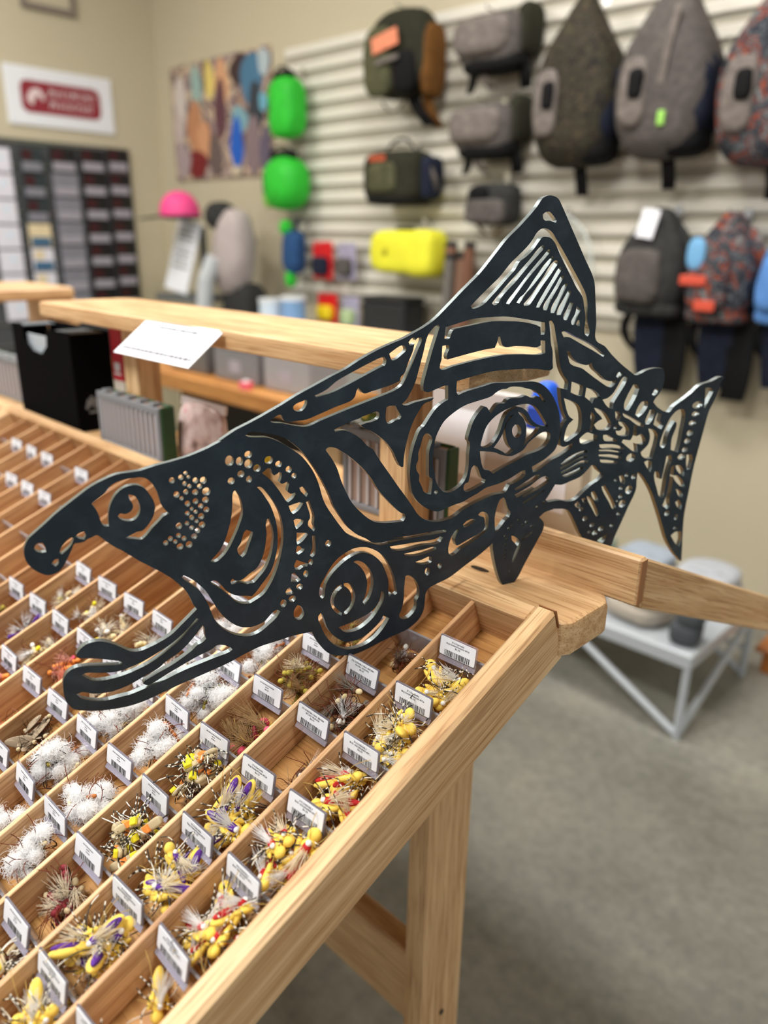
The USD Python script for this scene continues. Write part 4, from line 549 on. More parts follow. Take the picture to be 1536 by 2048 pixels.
OLV = fabric('olive_fabric', lin(78, 78, 55)); DOLV = fabric('dark_olive_fabric', lin(42, 42, 30)); DGREY = fabric('dark_grey_fabric', lin(49, 49, 48)); MGREY = fabric('mid_grey_fabric', lin(87, 82, 79)); LGREY = fabric('warm_grey_fabric', lin(114, 106, 101)); NAVY = fabric('navy_fabric', lin(27, 33, 50)); BLK = fabric('black_fabric', lin(12, 12, 14)); TAUPE = fabric('taupe_fabric', lin(82, 75, 66)); BRNF = fabric('brown_fabric', lin(100, 65, 25)); CORAL = fabric('coral_patch', lin(226, 140, 108)); LIMEF = fabric('lime_fabric', lin(48, 186, 52), .12, 20, .5); LIMED = fabric('deep_lime_fabric', lin(150, 206, 96), .1, 20, .5); YELF = fabric('yellow_fabric', lin(232, 228, 60), .08, 14, .6); REDF = plain('red_pack', lin(206, 16, 24), .45); BLUEF = fabric('sky_blue_fabric', lin(96, 146, 214), .2, 9); LBLUE = plain('pale_blue_patch', lin(112, 170, 214), .6); TEAL = fabric('teal_fabric', lin(40, 74, 118)); LAV = plain('lavender_pack', lin(166, 160, 184), .5); TEE = plain('red_badge', lin(206, 78, 54), .6)
CAMOO = camo('orange_grey_camo', [lin(36, 38, 44), lin(64, 66, 72), lin(30, 34, 44), lin(92, 96, 100), lin(44, 48, 56), lin(148, 70, 44), lin(52, 56, 64), lin(120, 124, 124), lin(40, 42, 48)], 22)
CAMOG = camo('olive_camo', [lin(46, 43, 34), lin(62, 58, 44), lin(38, 34, 30), lin(70, 62, 48)], 26)
def soft(t, name, mat, w, d, h, loc, e=0.6, seed=1, amp=0.006, taper=None, rx=0, ry=0, rz=0, scale=14):
    return obj(name, place(blob(w, d, h, e, seed, amp, 3, scale, taper), loc, rx, ry, rz), mat, t, True)
def strap(t, pts, w, mat, name='strap', axis=(1, 0, 0), th=0.004): return obj(name, ribbon(pts, w, th, axis), mat, t)
def arc(p0, p1, sag, n=10):
    p0, p1, sag = np.array(p0, float), np.array(p1, float), np.array(sag, float); s = np.linspace(0, 1, n)[:, None]; return p0*(1-s)+p1*s+sag*4*s*(1-s)
# oval chest pack, olive with coral label
t = thing('chest_pack', 'olive oval pack with a coral label, top left of the hanging packs', 'pack', (-2.235, YW, 1.04+H))
soft(t, 'body', DOLV, 0.36, 0.17, 0.34, (0, -0.11, 0.02), .68, 1); soft(t, 'front_pocket', OLV, 0.17, 0.06, 0.27, (-0.075, -0.185, -0.01), .6, 2); soft(t, 'side_pocket', BRNF, 0.07, 0.13, 0.28, (0.16, -0.10, -0.02), .6, 3); soft(t, 'mesh_pocket', BLK, 0.13, 0.08, 0.16, (0.07, -0.165, -0.06), .6, 9)
obj('coral_label', place(box(-0.075, 0.075, -0.003, 0.003, -0.032, 0.032, 0.002), (-0.01, -0.222, 0.055), ry=-10), CORAL, t); obj('white_print', place(box(-0.06, 0.07, -0.003, 0.003, -0.009, 0.009), (0.0, -0.223, -0.015), ry=-6), LGREY, t)
strap(t, arc((0.12, -0.08, -0.12), (0.17, -0.06, -0.27), (0, -0.03, 0)), 0.06, BRNF); strap(t, arc((0.05, -0.10, -0.14), (0.14, -0.08, -0.26), (0, -0.02, 0)), 0.07, BLK); strap(t, arc((-0.12, -0.12, -0.15), (0.05, -0.14, -0.15), (0, 0, -0.05)), 0.01, BLK, 'cord'); peg(t, 0, 0.19)
def waist_pack(label, x, z, w=0.30, h=0.19):
    t = thing('waist_pack', label, 'pack', (x, YW, z+H), group=None)
    soft(t, 'body', MGREY, w, 0.16, h, (0, -0.10, 0), .55, 4); soft(t, 'lid', LGREY, w*0.9, 0.10, h*0.72, (-0.015, -0.155, 0.01), .55, 5); soft(t, 'base', BLK, w*0.95, 0.14, h*0.42, (0.01, -0.10, -h*0.40), .6, 6)
    soft(t, 'side_wing', DOLV, 0.07, 0.13, h*0.95, (w*0.47, -0.07, 0.03), .6, 7)
    strap(t, arc((-w*0.42, -0.08, -h*0.4), (-w*0.50, -0.06, -h*0.85), (0.03, -0.02, 0)), 0.04, BLK); strap(t, arc((w*0.40, -0.08, -h*0.4), (w*0.44, -0.06, -h*0.88), (0.02, -0.02, 0)), 0.055, BLK); strap(t, arc((-w*0.15, -0.10, -h*0.5), (0.0, -0.10, -h*0.85), (0, -0.03, 0)), 0.035, LGREY)
    peg(t, 0, h*0.5); return t
waist_pack('grey waist pack with black base, uppermost in its column', -1.755, 1.045); waist_pack('grey waist pack hanging below another grey waist pack', -1.765, 0.735, 0.29, 0.185)
t = thing('tackle_bag', 'square dark olive gear bag with an orange tab, left of the waist packs', 'bag', (-2.25, YW, 0.575+H))
soft(t, 'body', DOLV, 0.34, 0.18, 0.215, (0, -0.11, 0), .42, 8); soft(t, 'window_pocket', OLV, 0.17, 0.05, 0.125, (-0.02, -0.19, -0.005), .4, 9); soft(t, 'base', BLK, 0.32, 0.17, 0.05, (0.0, -0.11, -0.092), .5, 10); obj('orange_tab', box(-0.10, 0.0, -0.205, -0.2, 0.062, 0.088, 0.002), fabric('rust_tab', lin(176, 84, 56)), t)
soft(t, 'side_pocket', NAVY, 0.08, 0.12, 0.18, (0.17, -0.09, -0.01), .5, 11); obj('carry_handle', tubepath(arc((-0.10, -0.10, 0.10), (0.10, -0.10, 0.10), (0, 0, 0.06)), 0.006), BLK, t); strap(t, arc((0.15, -0.12, 0.07), (0.20, -0.09, -0.06), (0.04, -0.02, 0)), 0.03, LGREY); peg(t, 0, 0.13)
t = thing('small_pouch', 'small dark grey pouch below the two grey waist packs', 'pouch', (-1.725, YW, 0.452+H))
soft(t, 'body', DGREY, 0.24, 0.12, 0.165, (0, -0.09, 0), .5, 12); soft(t, 'front_pocket', MGREY, 0.20, 0.05, 0.095, (0, -0.145, -0.028), .5, 13); soft(t, 'flap', BLK, 0.09, 0.04, 0.05, (-0.03, -0.148, 0.042), .6, 14); strap(t, arc((-0.07, -0.09, -0.08), (0.05, -0.09, -0.09), (0, 0, -0.035)), 0.02, BRNF); peg(t, 0, 0.10)
t = thing('yellow_dry_bag', 'bright yellow soft pouch in the middle of the slatwall', 'dry bag', (-2.18, YW, 0.255+H))
soft(t, 'body', YELF, 0.40, 0.16, 0.19, (0, -0.11, 0), .42, 15, .005); soft(t, 'side_panel', YELF, 0.17, 0.15, 0.205, (0.115, -0.12, -0.004), .5, 16, .004); obj('round_logo', place(trimesh.creation.cylinder(radius=0.016, height=0.004, sections=20), (-0.075, -0.192, 0.0), rx=90), fabric('dark_yellow_logo', lin(170, 164, 40)), t); soft(t, 'buckle_strap', BLK, 0.09, 0.05, 0.02, (-0.02, -0.11, 0.10), .5, 17, 0); peg(t, 0, 0.12)
def sling(label, x, z, body, w, h, seed, patch=True):
    t = thing('sling_pack', label, 'sling pack', (x, YW, z+H)); tp = lambda q: ((1.0 if q < 0.05 else max(0.16, 1.0-0.86*(q-0.05)/0.95)), (1.0 if q < 0.3 else max(0.3, 1-0.7*(q-0.3)/0.7)))
    soft(t, 'body', body, w, 0.22, h, (0, -0.13, 0), .62, seed, .008, tp); soft(t, 'side_wing', NAVY, w*0.42, 0.18, h*0.46, (w*0.30, -0.12, -h*0.16), .6, seed+1); soft(t, 'base', BLK, w*0.82, 0.17, h*0.22, (w*0.06, -0.12, -h*0.38), .6, seed+2)
    soft(t, 'front_pocket', LGREY, w*0.30, 0.06, h*0.38, (-w*0.22, -0.225, -h*0.14), .55, seed+3)
    soft(t, 'pocket_mesh', BLK, w*0.16, 0.05, h*0.16, (-w*0.17, -0.245, -h*0.10), .55, seed+4)
    strap(t, arc((0.02, -0.10, h*0.30), (w*0.33, -0.05, -h*0.28), (0.04, -0.05, 0)), 0.055, BLK, 'shoulder_strap'); strap(t, arc((0, -0.10, -h*0.42), (0.02, -0.08, -h*0.66), (0.02, -0.03, 0)), 0.05, BLK, 'tail_strap'); obj('webbing_loop', tubepath(arc((-0.02, -0.10, h*0.44), (0.02, -0.10, h*0.44), (0, 0, 0.05)), 0.005), BLK, t)
    peg(t, 0, h*0.48); return t
sling('brown camo sling pack hanging at the top centre right', -1.335, 0.86, CAMOG, 0.33, 0.58, 20)
t = sling('grey sling pack with a lime zip pull, right of the camo one', -0.995, 0.86, MGREY, 0.33, 0.56, 30); obj('lime_zip_pull', box(0.025, 0.05, -0.24, -0.23, -0.185, -0.14, 0.003), LIMED, t); strap(t, arc((0.06, -0.24, 0.16), (0.02, -0.235, -0.08), (0, -0.01, 0)), 0.022, LGREY, 'grey_webbing')
sling('orange-flecked camo sling pack at the upper right edge', -0.64, 0.82, CAMOO, 0.34, 0.56, 40)
def backpack(label, x, z, body, pocket, w, h, seed, extra=None):
    t = thing('backpack', label, 'backpack', (x, YW, z+H)); tp = lambda q: (1.0 if q < 0.1 else max(0.35, 1-0.68*(q-0.1)/0.9), 1.0 if q < 0.2 else max(0.4, 1-0.6*(q-0.2)/0.8))
    soft(t, 'body', body, w, 0.19, h, (0, -0.12, 0), .55, seed, .006, tp); soft(t, 'front_pocket', pocket, w*0.62, 0.08, h*0.50, (-w*0.07, -0.20, -h*0.12), .5, seed+1); soft(t, 'base', body, w*0.92, 0.17, h*0.16, (w*0.0, -0.12, -h*0.42), .55, seed+2); soft(t, 'side_pocket', NAVY, w*0.22, 0.13, h*0.36, (w*0.38, -0.09, -h*0.24), .6, seed+3)
    strap(t, arc((0.05, -0.12, h*0.36), (w*0.34, -0.06, -h*0.2), (0.05, -0.05, 0)), 0.05, body, 'shoulder_strap')
    strap(t, arc((-w*0.30, -0.10, -h*0.46), (-w*0.22, -0.08, -h*0.86), (-0.03, -0.02, 0)), 0.035, BLK, 'tail_strap'); strap(t, arc((-w*0.02, -0.10, -h*0.46), (w*0.05, -0.08, -h*1.12), (0, -0.02, 0)), 0.115, NAVY, 'hip_belt', th=0.018); strap(t, arc((w*0.30, -0.10, -h*0.46), (w*0.32, -0.08, -h*1.22), (0.02, -0.02, 0)), 0.085, BLK, 'hip_belt', th=0.018)
    peg(t, 0, h*0.45); return t
t = backpack('grey backpack with a white hang tag, lower right of the slatwall', -0.962, 0.245, DGREY, MGREY, 0.27, 0.37, 50); obj('hang_tag', place(box(-0.032, 0.032, -0.001, 0.001, -0.048, 0.048), (-0.01, -0.205, 0.13), ry=8, rx=-10), PAPER, t)
t = backpack('camo backpack with orange patches and a blue badge, beside the grey backpack', -0.715, 0.235, CAMOO, CAMOO, 0.225, 0.36, 60); obj('blue_badge', place(blob(0.062, 0.02, 0.105, .8, 1, 0, 2), (-0.06, -0.235, 0.045)), LBLUE, t, True); obj('orange_patch', box(-0.10, -0.01, -0.25, -0.238, -0.055, -0.022, 0.004), TEE, t); obj('orange_patch', box(-0.04, 0.03, -0.25, -0.238, -0.135, -0.10, 0.004), TEE, t)
t = backpack('sky blue pack cut off by the right edge', -0.50, 0.235, BLUEF, BLUEF, 0.185, 0.34, 70)
def dry_bag(label, x, z, w, h, seed, fat):
    t = thing('dry_bag', label, 'dry bag', (x, YW-0.0, z+H)); soft(t, 'body', LIMEF, w, w*0.75, h, (0, -0.11, 0), .62 if not fat else .8, seed, .004); soft(t, 'roll_top', BLK, w*0.75, 0.05, 0.05, (-0.02, -0.11, h*0.52), .5, seed+1, .002)
    obj('logo', place(box(-0.012, 0.012, -0.003, 0.003, -0.045, 0.045, 0.001), (-w*0.27, -0.11-w*0.33, 0.0)), GREENP, t); obj('handle', tubepath(arc((-w*0.5, -0.11, h*0.50), (w*0.3, -0.11, h*0.52), (-0.02, 0, 0.05)), 0.006), BLK, t); soft(t, 'pale_side', LIMED, w*0.35, w*0.4, h*0.42, (-w*0.46, -0.10, -h*0.24), .7, seed+2, .003); peg(t, 0, h*0.6); return t
dry_bag('upper bright green roll-top dry bag beside the poster', -3.04, 0.925, 0.20, 0.28, 80, False); dry_bag('lower round bright green dry bag under the other one', -3.06, 0.575, 0.27, 0.26, 90, True)
t = thing('net_bag', 'blue and green mesh bag hanging under the green dry bags', 'bag', (-3.02, YW, 0.235+H)); soft(t, 'body', TEAL, 0.13, 0.10, 0.22, (0, -0.10, 0), .6, 95); soft(t, 'top_ball', LIMEF, 0.07, 0.07, 0.08, (-0.04, -0.12, 0.125), .9, 96, .001); soft(t, 'bottom_tip', LIMEF, 0.06, 0.06, 0.09, (-0.02, -0.11, -0.135), .8, 97, .001); strap(t, arc((0.02, -0.10, 0.09), (0.03, -0.09, 0.17), (0, -0.01, 0)), 0.04, NAVY); peg(t, 0, 0.15, .12)
def blister(name, label, x, z, w, h, m1, m2, y=0.06):
    t = thing(name, label, 'package', (x, YW-y, z+H)); obj('card', box(-w/2, w/2, -0.003, 0.003, -h/2, h/2, 0.001), m1, t); obj('blister', place(blob(w*0.72, 0.05, h*0.5, .5, 1, 0, 2), (0, -0.02, -h*0.14)), m2, t, True); obj('header', box(-w*0.4, w*0.4, -0.0042, -0.0031, h*0.22, h*0.42), m1, t); obj('peg_hook', bar((0, y, h*0.42), (0, -0.08, h*0.44), 0.0028), HOOKW, t)
blister('hanging_package', 'red blister package with dark contents, upper of the two red ones', -2.835, 0.20, 0.15, 0.19, REDF, NAVY); blister('hanging_package', 'red blister package with a yellow front, lower of the two red ones', -2.80, -0.04, 0.15, 0.15, REDF, plain('yellow_front', lin(232, 200, 20), .5)); blister('hanging_package', 'lavender blister package right of the upper red one', -2.65, 0.20, 0.13, 0.18, LAV, MGREY); blister('hanging_package', 'lavender blister package right of the lower red one', -2.62, -0.05, 0.12, 0.16, LAV, plain('pale_green_front', lin(170, 190, 140), .5))
t = thing('black_gear_box', 'black gear case on the floor stand below the yellow pouch', 'case', (-2.26, 2.30, H-0.03)); obj('case_body', box(-0.14, 0.14, -0.08, 0.08, -0.10, 0.06, 0.012), BLACK, t); obj('case_lid', box(-0.142, 0.142, -0.082, 0.082, 0.061, 0.085, 0.010), BLACK, t)
t = thing('rod_tubes', 'bundle of brown rod tubes leaning on the wall by the salmon back', 'rod tubes', (-1.90, 2.29, H-0.35))
for k, (dx, dy, r_) in enumerate(((-0.055, 0, .026), (0.0, 0.01, .028), (0.052, -0.005, .024), (-0.02, -0.05, .022))): obj('tube', bar((dx, dy, -0.60), (dx+0.01, dy+0.05, 0.63-0.05*(k % 2)), r_, 18), fabric('tube_brown_%d' % k, (lin(138, 100, 80), lin(150, 116, 96), lin(120, 84, 66), lin(110, 106, 100))[k], .1), t, 30); obj('tube_cap', bar((dx+0.01, dy+0.05, 0.63-0.05*(k % 2)), (dx+0.01, dy+0.052, 0.655-0.05*(k % 2)), r_*1.06, 18), BLACK, t, 30)
t = thing('landing_net', 'pale clear landing net hoop hanging behind the dorsal fin', 'landing net', (-1.42, 2.36, 0.19+H))
hoop = [np.array([0.17*math.cos(a), 0, 0.22*math.sin(a)]) for a in np.linspace(0, 2*np.pi, 33)]; obj('hoop', tubepath(hoop, 0.006), plain('pale_hoop', lin(206, 212, 206), .3), t, True); obj('handle', bar((0, 0, -0.22), (0, 0, -0.42), 0.011, 12), plain('net_handle', lin(170, 166, 150), .4), t)
obj('peg_hook', cat_(bar((0, 0.064, 0.232), (0, -0.03, 0.232), 0.003), box(-0.015, 0.015, 0.060, 0.064, 0.21, 0.25)), HOOKW, t)
NETM = plain('clear_net', lin(206, 214, 210), .4)
obj('net_mesh', cat_(*[tubepath([T([x, 0, -math.sqrt(max(0, 1-(x/.17)**2))*.22]), T([x, -0.05, 0]), T([x, 0, math.sqrt(max(0, 1-(x/.17)**2))*.22])], 0.0014, 4) for x in np.linspace(-.15, .15, 13)], *[tubepath([T([-math.sqrt(max(0, 1-(z/.22)**2))*.17, 0, z]), T([0, -0.05, z]), T([math.sqrt(max(0, 1-(z/.22)**2))*.17, 0, z])], 0.0014, 4) for z in np.linspace(-.19, .19, 15)]), NETM, t)
# poster left of the slatwall: a flat print of soft colour shapes
t = thing('wall_poster', 'colourful unframed poster on the wall beside the green dry bags', 'poster', (-3.82, 2.449, 0.955+H))
obj('sheet', box(-0.495, 0.495, -0.012, 0, -0.315, 0.315), camo('poster_ground', [lin(176, 156, 148), lin(120, 100, 98), lin(198, 176, 150), lin(150, 130, 128), lin(96, 76, 78), lin(170, 140, 120)], 7.0), t)
rp = random.Random(8)
SH = [(-.40, .10, .06, .18, (206, 196, 190)), (-.22, .17, .055, .14, (150, 178, 172)), (-.08, .21, .05, .10, (222, 200, 112)), (.04, .18, .07, .12, (212, 160, 120)), (.02, .05, .06, .15, (92, 54, 64)), (.22, .23, .09, .08, (58, 38, 40)), (.33, .17, .10, .14, (70, 116, 148)), (.44, .24, .05, .07, (176, 190, 196)), (.20, -.02, .08, .07, (120, 164, 176)), (.36, .03, .07, .12, (44, 52, 62)), (.17, -.14, .062, .13, (22, 92, 190)), (-.25, -.02, .08, .14, (186, 130, 92)), (-.16, -.11, .07, .12, (206, 150, 110)), (-.25, -.23, .11, .085, (120, 28, 32)), (-.40, -.20, .08, .10, (168, 150, 152)), (-.05, -.19, .07, .11, (104, 88, 84)), (.33, -.16, .08, .14, (130, 112, 116)), (.44, -.19, .05, .12, (98, 88, 108)), (.16, -.285, .06, .028, (200, 186, 160)), (-.42, -.03, .05, .09, (196, 180, 176)), (.43, .05, .035, .05, (108, 172, 196))]
for k, (x, z, rx_, rz_, cc) in enumerate(SH):
    t_ = np.linspace(0, 2*np.pi, 25)[:-1]; pl = Polygon(np.c_[np.clip(x+rx_*np.cos(t_)*(1+.12*np.sin(3*t_+k)), -.495, .495), np.clip(z+rz_*np.sin(t_)*(1+.1*np.cos(2*t_+k)), -.315, .315)]).buffer(0)
    obj('print', place(prism(pl, 0.0, 0.0003), (0, -0.0123-0.00035*k, 0), rx=90), plain('poster_ink_%d' % k, lin(*cc), .5), t)
# framed vent and white sign on the left wall (x = -4.5)
XL = -4.499
t = thing('wall_sign', 'white sign with a dark red rounded emblem and pale lettering on the left wall', 'sign', (XL, 1.815, 1.040+H), rz=90)
obj('board', box(-0.315, 0.315, -0.012, 0.0, -0.150, 0.150, 0.002), plain('sign_white', lin(232, 234, 240), .5), t)
def flat(poly, d0): return place(prism(poly, 0, 0.002), (0, d0, 0), rx=90)
obj('red_emblem', flat(round_rect(0.47, 0.165, 0.04), -0.0122), plain('emblem_red', lin(142, 38, 52), .5), t)
fishp = Polygon([(-.205, -.015), (-.19, .02), (-.165, .042), (-.135, .045), (-.11, .025), (-.10, -.005), (-.115, -.02), (-.125, .0), (-.145, .01), (-.160, -.012), (-.172, -.045), (-.19, -.035)])
lett = [fishp]; rl = random.Random(2)
for zz in (0.028, -0.032):
    x = -0.075
    while x < 0.19: wv_ = rl.uniform(0.014, 0.022); lett += [sbox(x, zz-0.020, x+0.006, zz+0.020), sbox(x, zz+0.013 if rl.random() < .6 else zz-0.004, x+wv_, zz+0.020 if rl.random() < .6 else zz+0.004)]; x += wv_+0.008
obj('pale_lettering', cat_(*[flat(p_, -0.0143) for p_ in lett]), plain('lettering_pink_white', lin(226, 206, 208), .5), t)
t = thing('wall_vent', 'grey framed picture high on the left wall, cut off by the top edge', 'picture frame', (XL, 1.80, 1.62+H), rz=90)
obj('frame', cat_(box(-.155, -.125, -.02, 0, -.14, .14), box(.125, .155, -.02, 0, -.14, .14), box(-.125, .125, -.02, 0, -.14, -.11), box(-.125, .125, -.02, 0, .11, .14)), plain('grey_frame', lin(128, 116, 108), .5), t); obj('picture', box(-.125, .125, -.008, 0, -.11, .11), plain('pale_print', lin(196, 186, 160), .6), t)
# leader packet rack on the left wall
rack = thing('packet_rack', 'wire rack panel on the left wall holding rows of leader packets', 'display rack', (XL, 0, H))
obj('backing', box(0.0, 0.006, 1.05, 2.215, -0.45, 0.815), plain('rack_backing', lin(70, 72, 74), .6), rack)
obj('bar', cat_(*[bar((0.012, 1.05, 0.80-0.125*k), (0.012, 2.215, 0.80-0.125*k), 0.005, 6) for k in range(10)]), HOOKW, rack)
DKP = plain('packet_black', lin(16, 16, 18), .45); DRED = plain('packet_dark_red', lin(60, 12, 20), .45); LGP = plain('packet_label_grey', lin(158, 154, 164), .5); WHP = plain('packet_white', lin(222, 220, 230), .5); GRP = plain('packet_grey', lin(128, 128, 138), .5); CRP = plain('packet_cream', lin(224, 206, 168), .5); TLP = plain('packet_teal', lin(46, 96, 130), .5); DKT = plain('packet_dark_teal', lin(40, 52, 56), .45)
COLS = [('white', 1.40, .135), ('mixed', 1.585, .13), ('grey', 1.775, .155), ('black', 1.955, .15), ('black', 2.120, .135)]
nm_ = ['leftmost', 'second', 'third', 'fourth', 'rightmost']; prot = {}
for ci, (kd, yc, w) in enumerate(COLS):
    for rw in range(7):
        z0 = 0.805 - 0.1355*rw + (ci-4)*0.012
        t = thing('leader_packet', '%s leader packet, %s column of the rack, %s row from top' % ({'white': 'white', 'mixed': 'dark teal' if rw < 3 else 'pale', 'grey': 'grey', 'black': 'black'}[kd], nm_[ci], ORD[rw+1]), 'packet', (XL+0.03, yc, z0+H), rz=90, group='leader packets on the rack')
        body = {'white': WHP, 'mixed': DKT if rw < 3 else (CRP if rw == 3 else WHP), 'grey': GRP if rw else DKP, 'black': DKP}[kd]
        obj('sleeve', box(-w/2, w/2, -0.004, 0.004, -0.125, 0.0, 0.001), body, t)
        obj('label_strip', box(-w*0.44, w*0.44, -0.0052, -0.0041, -0.121, -0.074), {'white': WHP, 'mixed': (GRP if rw < 3 else TLP), 'grey': LGP, 'black': LGP}[kd], t)
        if kd == 'black' or rw == 0 and kd == 'grey': obj('logo_panel', box(-w*0.42, -w*0.02, -0.0052, -0.0041, -0.062, -0.012), DRED, t)
        elif kd == 'white': obj('logo_panel', place(trimesh.creation.cylinder(radius=0.016, height=0.002, sections=16), (0.01, -0.0045, -0.05), rx=90), plain('packet_pale_blue_%d' % rw, lin(206, 226, 240), .4), t)
        else: obj('logo_panel', box(-w*0.40, w*0.05, -0.0052, -0.0041, -0.062, -0.012), {'mixed': DRED if rw < 3 else CRP, 'grey': GRP}[kd], t)
# cap stand with notice, and the hooded shirt beside it
GREYD = plain('stand_grey', lin(92, 96, 98), .5)
t = thing('cap_stand', 'grey display stand holding a slanted white notice under a pink cap', 'display stand', (-3.70, 2.10, H))
obj('post', bar((0, 0.10, -H), (0, 0.10, 0.36), 0.022, 16), GREYD, t); obj('base', trimesh.creation.cylinder(radius=0.18, height=0.03, sections=32).apply_translation([0, 0.10, -H+0.015]), GREYD, t, 30); obj('shelf', box(-0.20, 0.18, -0.12, 0.16, -0.045, -0.01, 0.006), GREYD, t); obj('notice', place(box(-0.115, 0.115, -0.003, 0.003, -0.20, 0.20), (-0.03, -0.02, 0.20), rx=-14, ry=7), PAPER, t)
obj('print', place(cat_(*[box(-0.08, 0.08, -0.0042, -0.0031, z-0.006, z+0.006) for z in (0.13, 0.10, 0.02, -0.02, -0.06)]), (-0.03, -0.02, 0.20), rx=-14, ry=7), LGREY, t)
t = thing('baseball_cap', 'bright pink baseball cap with a dark brim on the display stand', 'cap', (-3.68, 2.05, 0.425+H)); crown = blob(0.22, 0.22, 0.24, .95, 1, .003, 3, 10); crown = trimesh.intersections.slice_mesh_plane(crown, [0, 0, 1], [0, 0, -0.02], cap=False); obj('crown', crown, plain('hot_pink', lin(240, 74, 142), .6), t, True); obj('brim', place(blob(0.20, 0.16, 0.014, .9, 1, 0, 2), (-0.07, -0.13, -0.02), rx=8, rz=-20), DGREY, t, True); obj('band', place(blob(0.225, 0.225, 0.03, .95, 1, 0, 2), (0.01, 0.0, -0.015)), DGREY, t, True)
t = thing('hooded_shirt', 'pale grey hooded sun shirt on a dark display form', 'shirt', (-3.36, 2.16, 0.18+H)); SHIRT = fabric('pale_shirt', lin(176, 164, 162), .08, 10)
soft(t, 'torso', SHIRT, 0.26, 0.20, 0.46, (0.02, 0, 0.05), .8, 101, .012, lambda q: (1-0.25*max(0, q), 1.0), ry=12); soft(t, 'hood', DGREY, 0.17, 0.17, 0.15, (-0.055, -0.02, 0.235), .85, 102, .006); obj('sleeve', tubepath([T([-0.02, -0.10, 0.02]), T([-0.07, -0.13, -0.10]), T([-0.10, -0.13, -0.24]), T([-0.09, -0.12, -0.38])], 0.045, 14), plain('sleeve_white', lin(196, 200, 204), .7), t); soft(t, 'form_base', DGREY, 0.25, 0.20, 0.50, (0.04, 0.05, -0.36), .5, 103, .004); obj('pole', bar((0.04, 0.06, -0.60), (0.04, 0.06, -0.18-H), 0.02, 12), GREYD, t); obj('foot', box(-0.12, 0.20, -0.08, 0.20, -0.18-H, -0.155-H, 0.004), GREYD, t)
for k, (x, y, z, cc, lb) in enumerate(((-3.02, 2.16, -0.08, (206, 220, 232), 'small white tub on the counter beyond the raised shelf'), (-2.86, 2.18, -0.06, (128, 164, 206), 'pale blue tub on the counter beyond the raised shelf'))):
    t = thing('plastic_tub', lb, 'tub', (x, y, z+H)); obj('tub_body', trimesh.creation.cylinder(radius=0.065, height=0.13, sections=24), plain('tub_%d' % k, lin(*cc), .4), t, 30); obj('tub_lid', trimesh.creation.cylinder(radius=0.068, height=0.02, sections=24).apply_translation([0, 0, 0.075]), WHITE, t, 30)
t = thing('low_counter', 'low pale counter along the back wall, holding tubs and a black case', 'counter', (0, 0, 0)); obj('counter_top', box(-3.15, -1.98, 2.02, 2.42, H-0.18, H-0.145, 0.004), BENCHW, t); obj('counter_body', box(-3.10, -2.03, 2.06, 2.42, 0, H-0.181, 0.003), plain('counter_grey', lin(150, 148, 142), .6), t)
t = thing('rear_display', 'oak display table behind the main one, seen under its raised shelf', 'display table', (0, 0, 0))
obj('top_board', box(-2.50, -1.30, 0.95, 1.25, H-0.195, H-0.140, 0.004), wood('rear_oak', 'x', lin(206, 150, 86), lin(160, 104, 52)), t); obj('leg', box(-1.40, -1.34, 1.06, 1.12, 0, H-0.1955, 0.003), OAKZ, t); obj('leg', box(-2.46, -2.40, 1.06, 1.12, 0, H-0.1955, 0.003), OAKZ, t)
obj('lower_shelf', box(-2.40, -1.40, 1.0, 1.2, 0.50, 0.53, 0.003), plain('dark_shelf', lin(52, 44, 36), .6), t); obj('back_panel', box(-2.40, -1.40, 1.21, 1.225, 0.20, H-0.196), plain('dark_panel', lin(46, 40, 34), .7), t)
for k, (x, w_, h_, cc, lb) in enumerate(((-1.48, .22, .150, (150, 150, 154), 'grey storage box on the rear display table, right'), (-1.74, .24, .135, (122, 122, 126), 'grey storage box on the rear display table, middle'), (-2.02, .22, .15, (96, 94, 92), 'dark grey storage box on the rear display table, left'))):
    t = thing('storage_box', lb, 'box', (x, 1.10, H-0.140)); obj('box_body', box(-w_/2, w_/2, -0.08, 0.08, 0, h_-0.03, 0.006), plain('storage_grey_%d' % k, lin(*cc), .35), t); obj('box_lid', box(-w_/2-0.004, w_/2+0.004, -0.084, 0.084, h_-0.0295, h_, 0.006), GREYP, t); obj('box_label', box(-0.03, 0.03, -0.0812, -0.0803, 0.03, 0.07), LGP, t)
t = thing('pink_spool', 'small pink spool at the front of the rear display table', 'spool', (-1.62, 0.975, H-0.1395)); obj('spool_disc', trimesh.creation.cylinder(radius=0.022, height=0.02, sections=20).apply_translation([0, 0, 0.010]), plain('pink_spool_plastic', lin(226, 96, 110), .5), t, 30); obj('spool_hub', trimesh.creation.cylinder(radius=0.010, height=0.006, sections=16).apply_translation([0, 0, 0.023]), WHITE, t, 30)
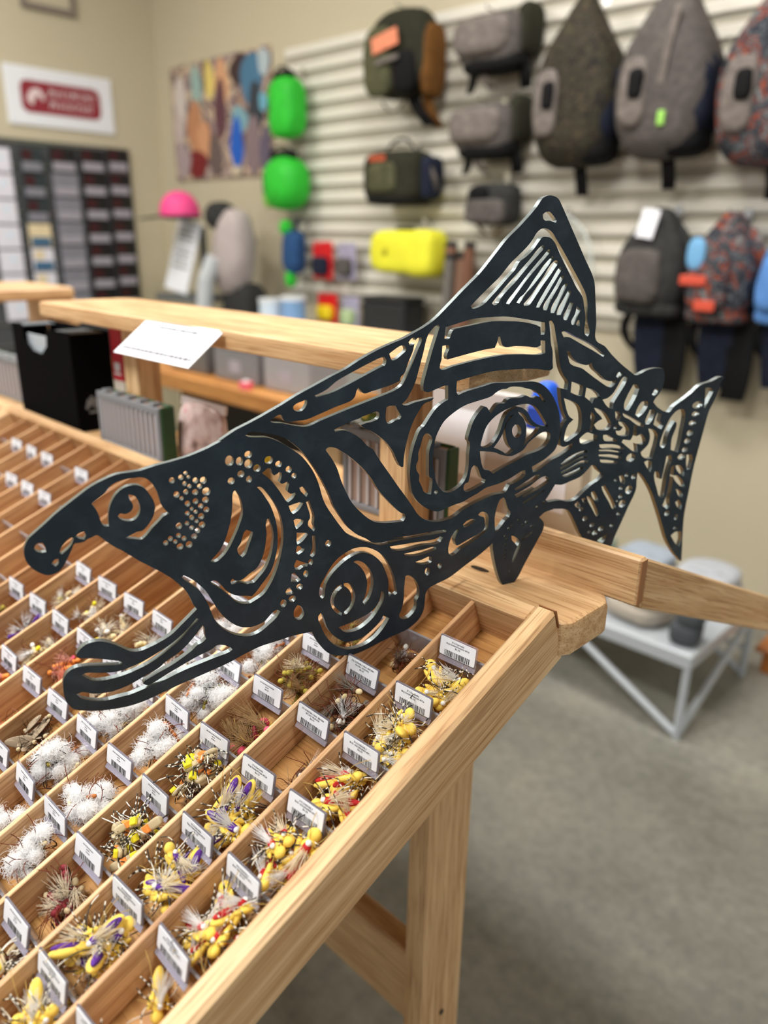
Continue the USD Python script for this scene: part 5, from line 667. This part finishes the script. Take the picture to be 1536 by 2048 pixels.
# ------------------------------------------------------------------ low white stand on the floor with folded clothes
t = thing('display_bench', 'low pale grey metal display bench with V-shaped legs', 'bench', (0, 0, 0)); BX0, BX1, BY0, BY1, BH = -1.45, -0.300, 1.43, 1.93, 0.268
obj('bench_top', box(BX0, BX1, BY0, BY1, BH-0.045, BH, 0.004), BENCHW, t)
for k, (xa, ya) in enumerate(((BX1-0.012, BY0+0.012), (BX1-0.012, BY1-0.012), (BX0+0.012, BY0+0.012), (BX0+0.012, BY1-0.012))): obj('leg', bar((xa, ya, 0), (xa, ya, BH-0.045), 0.011, 10), BENCHW, t)
for ya in (BY0+0.012, BY1-0.012):
    obj('brace', bar((BX1-0.014, ya, 0.012), (BX1-0.40, ya, BH-0.046), 0.011, 10), BENCHW, t); obj('brace', bar((BX0+0.014, ya, 0.012), (BX0+0.40, ya, BH-0.046), 0.011, 10), BENCHW, t)
for xa in (BX1-0.012, BX0+0.012): obj('brace', bar((xa, BY0+0.014, 0.012), (xa, BY1-0.012, BH-0.046), 0.011, 10), BENCHW, t)
obj('rail', bar((BX0+0.012, BY1-0.012, 0.10), (BX1-0.012, BY1-0.012, 0.10), 0.009, 8), BENCHW, t)
rs = random.Random(9)
for k, (x, y, cc, lb) in enumerate(((-0.43, 1.81, (176, 180, 186), 'folded white shirt at the right end of the low bench'), (-0.635, 1.80, (160, 170, 182), 'folded pale blue shirt in the middle of the low bench'), (-0.84, 1.79, (150, 162, 144), 'folded pale green shirt on the low bench'), (-1.05, 1.78, (96, 104, 108), 'folded dark grey shirt on the low bench'), (-0.51, 1.57, (168, 160, 148), 'folded cream shirt at the near corner of the low bench'), (-0.74, 1.56, (150, 152, 154), 'folded grey shirt at the near edge of the low bench'), (-0.352, 1.50, (72, 76, 80), 'small dark folded item at the end of the low bench'))):
    t = thing('folded_shirt', lb, 'folded shirt', (x, y, BH), rz=rs.uniform(-12, 12)); fm = fabric('shirt_cloth_%d' % k, lin(*cc), .06, 12); s_ = .36 if k == 6 else .80
    soft(t, 'lower_fold', fm, 0.23*s_, 0.26*s_, 0.07, (0, 0, 0.034), .6, k+200, .007); soft(t, 'upper_fold', fm, 0.21*s_, 0.235*s_, 0.055, (0.006, 0, 0.082), .65, k+210, .009); soft(t, 'collar', fm, 0.13*s_, 0.05*s_, 0.02, (0, -0.05*s_, 0.108), .8, k+220, .004)
t = thing('wooden_plinth', 'orange-brown wooden plinth against the wall at the right edge', 'plinth', (0, 0, 0)); PLM = wood('plinth_wood', 'x', lin(190, 120, 58), lin(140, 82, 36)); obj('plinth_body', box(-0.28, 1.2, 1.98, 2.43, 0, 0.075, 0.004), PLM, t); obj('plinth_top', box(-0.30, 1.22, 1.96, 2.43, 0.0755, 0.095, 0.004), PLM, t)
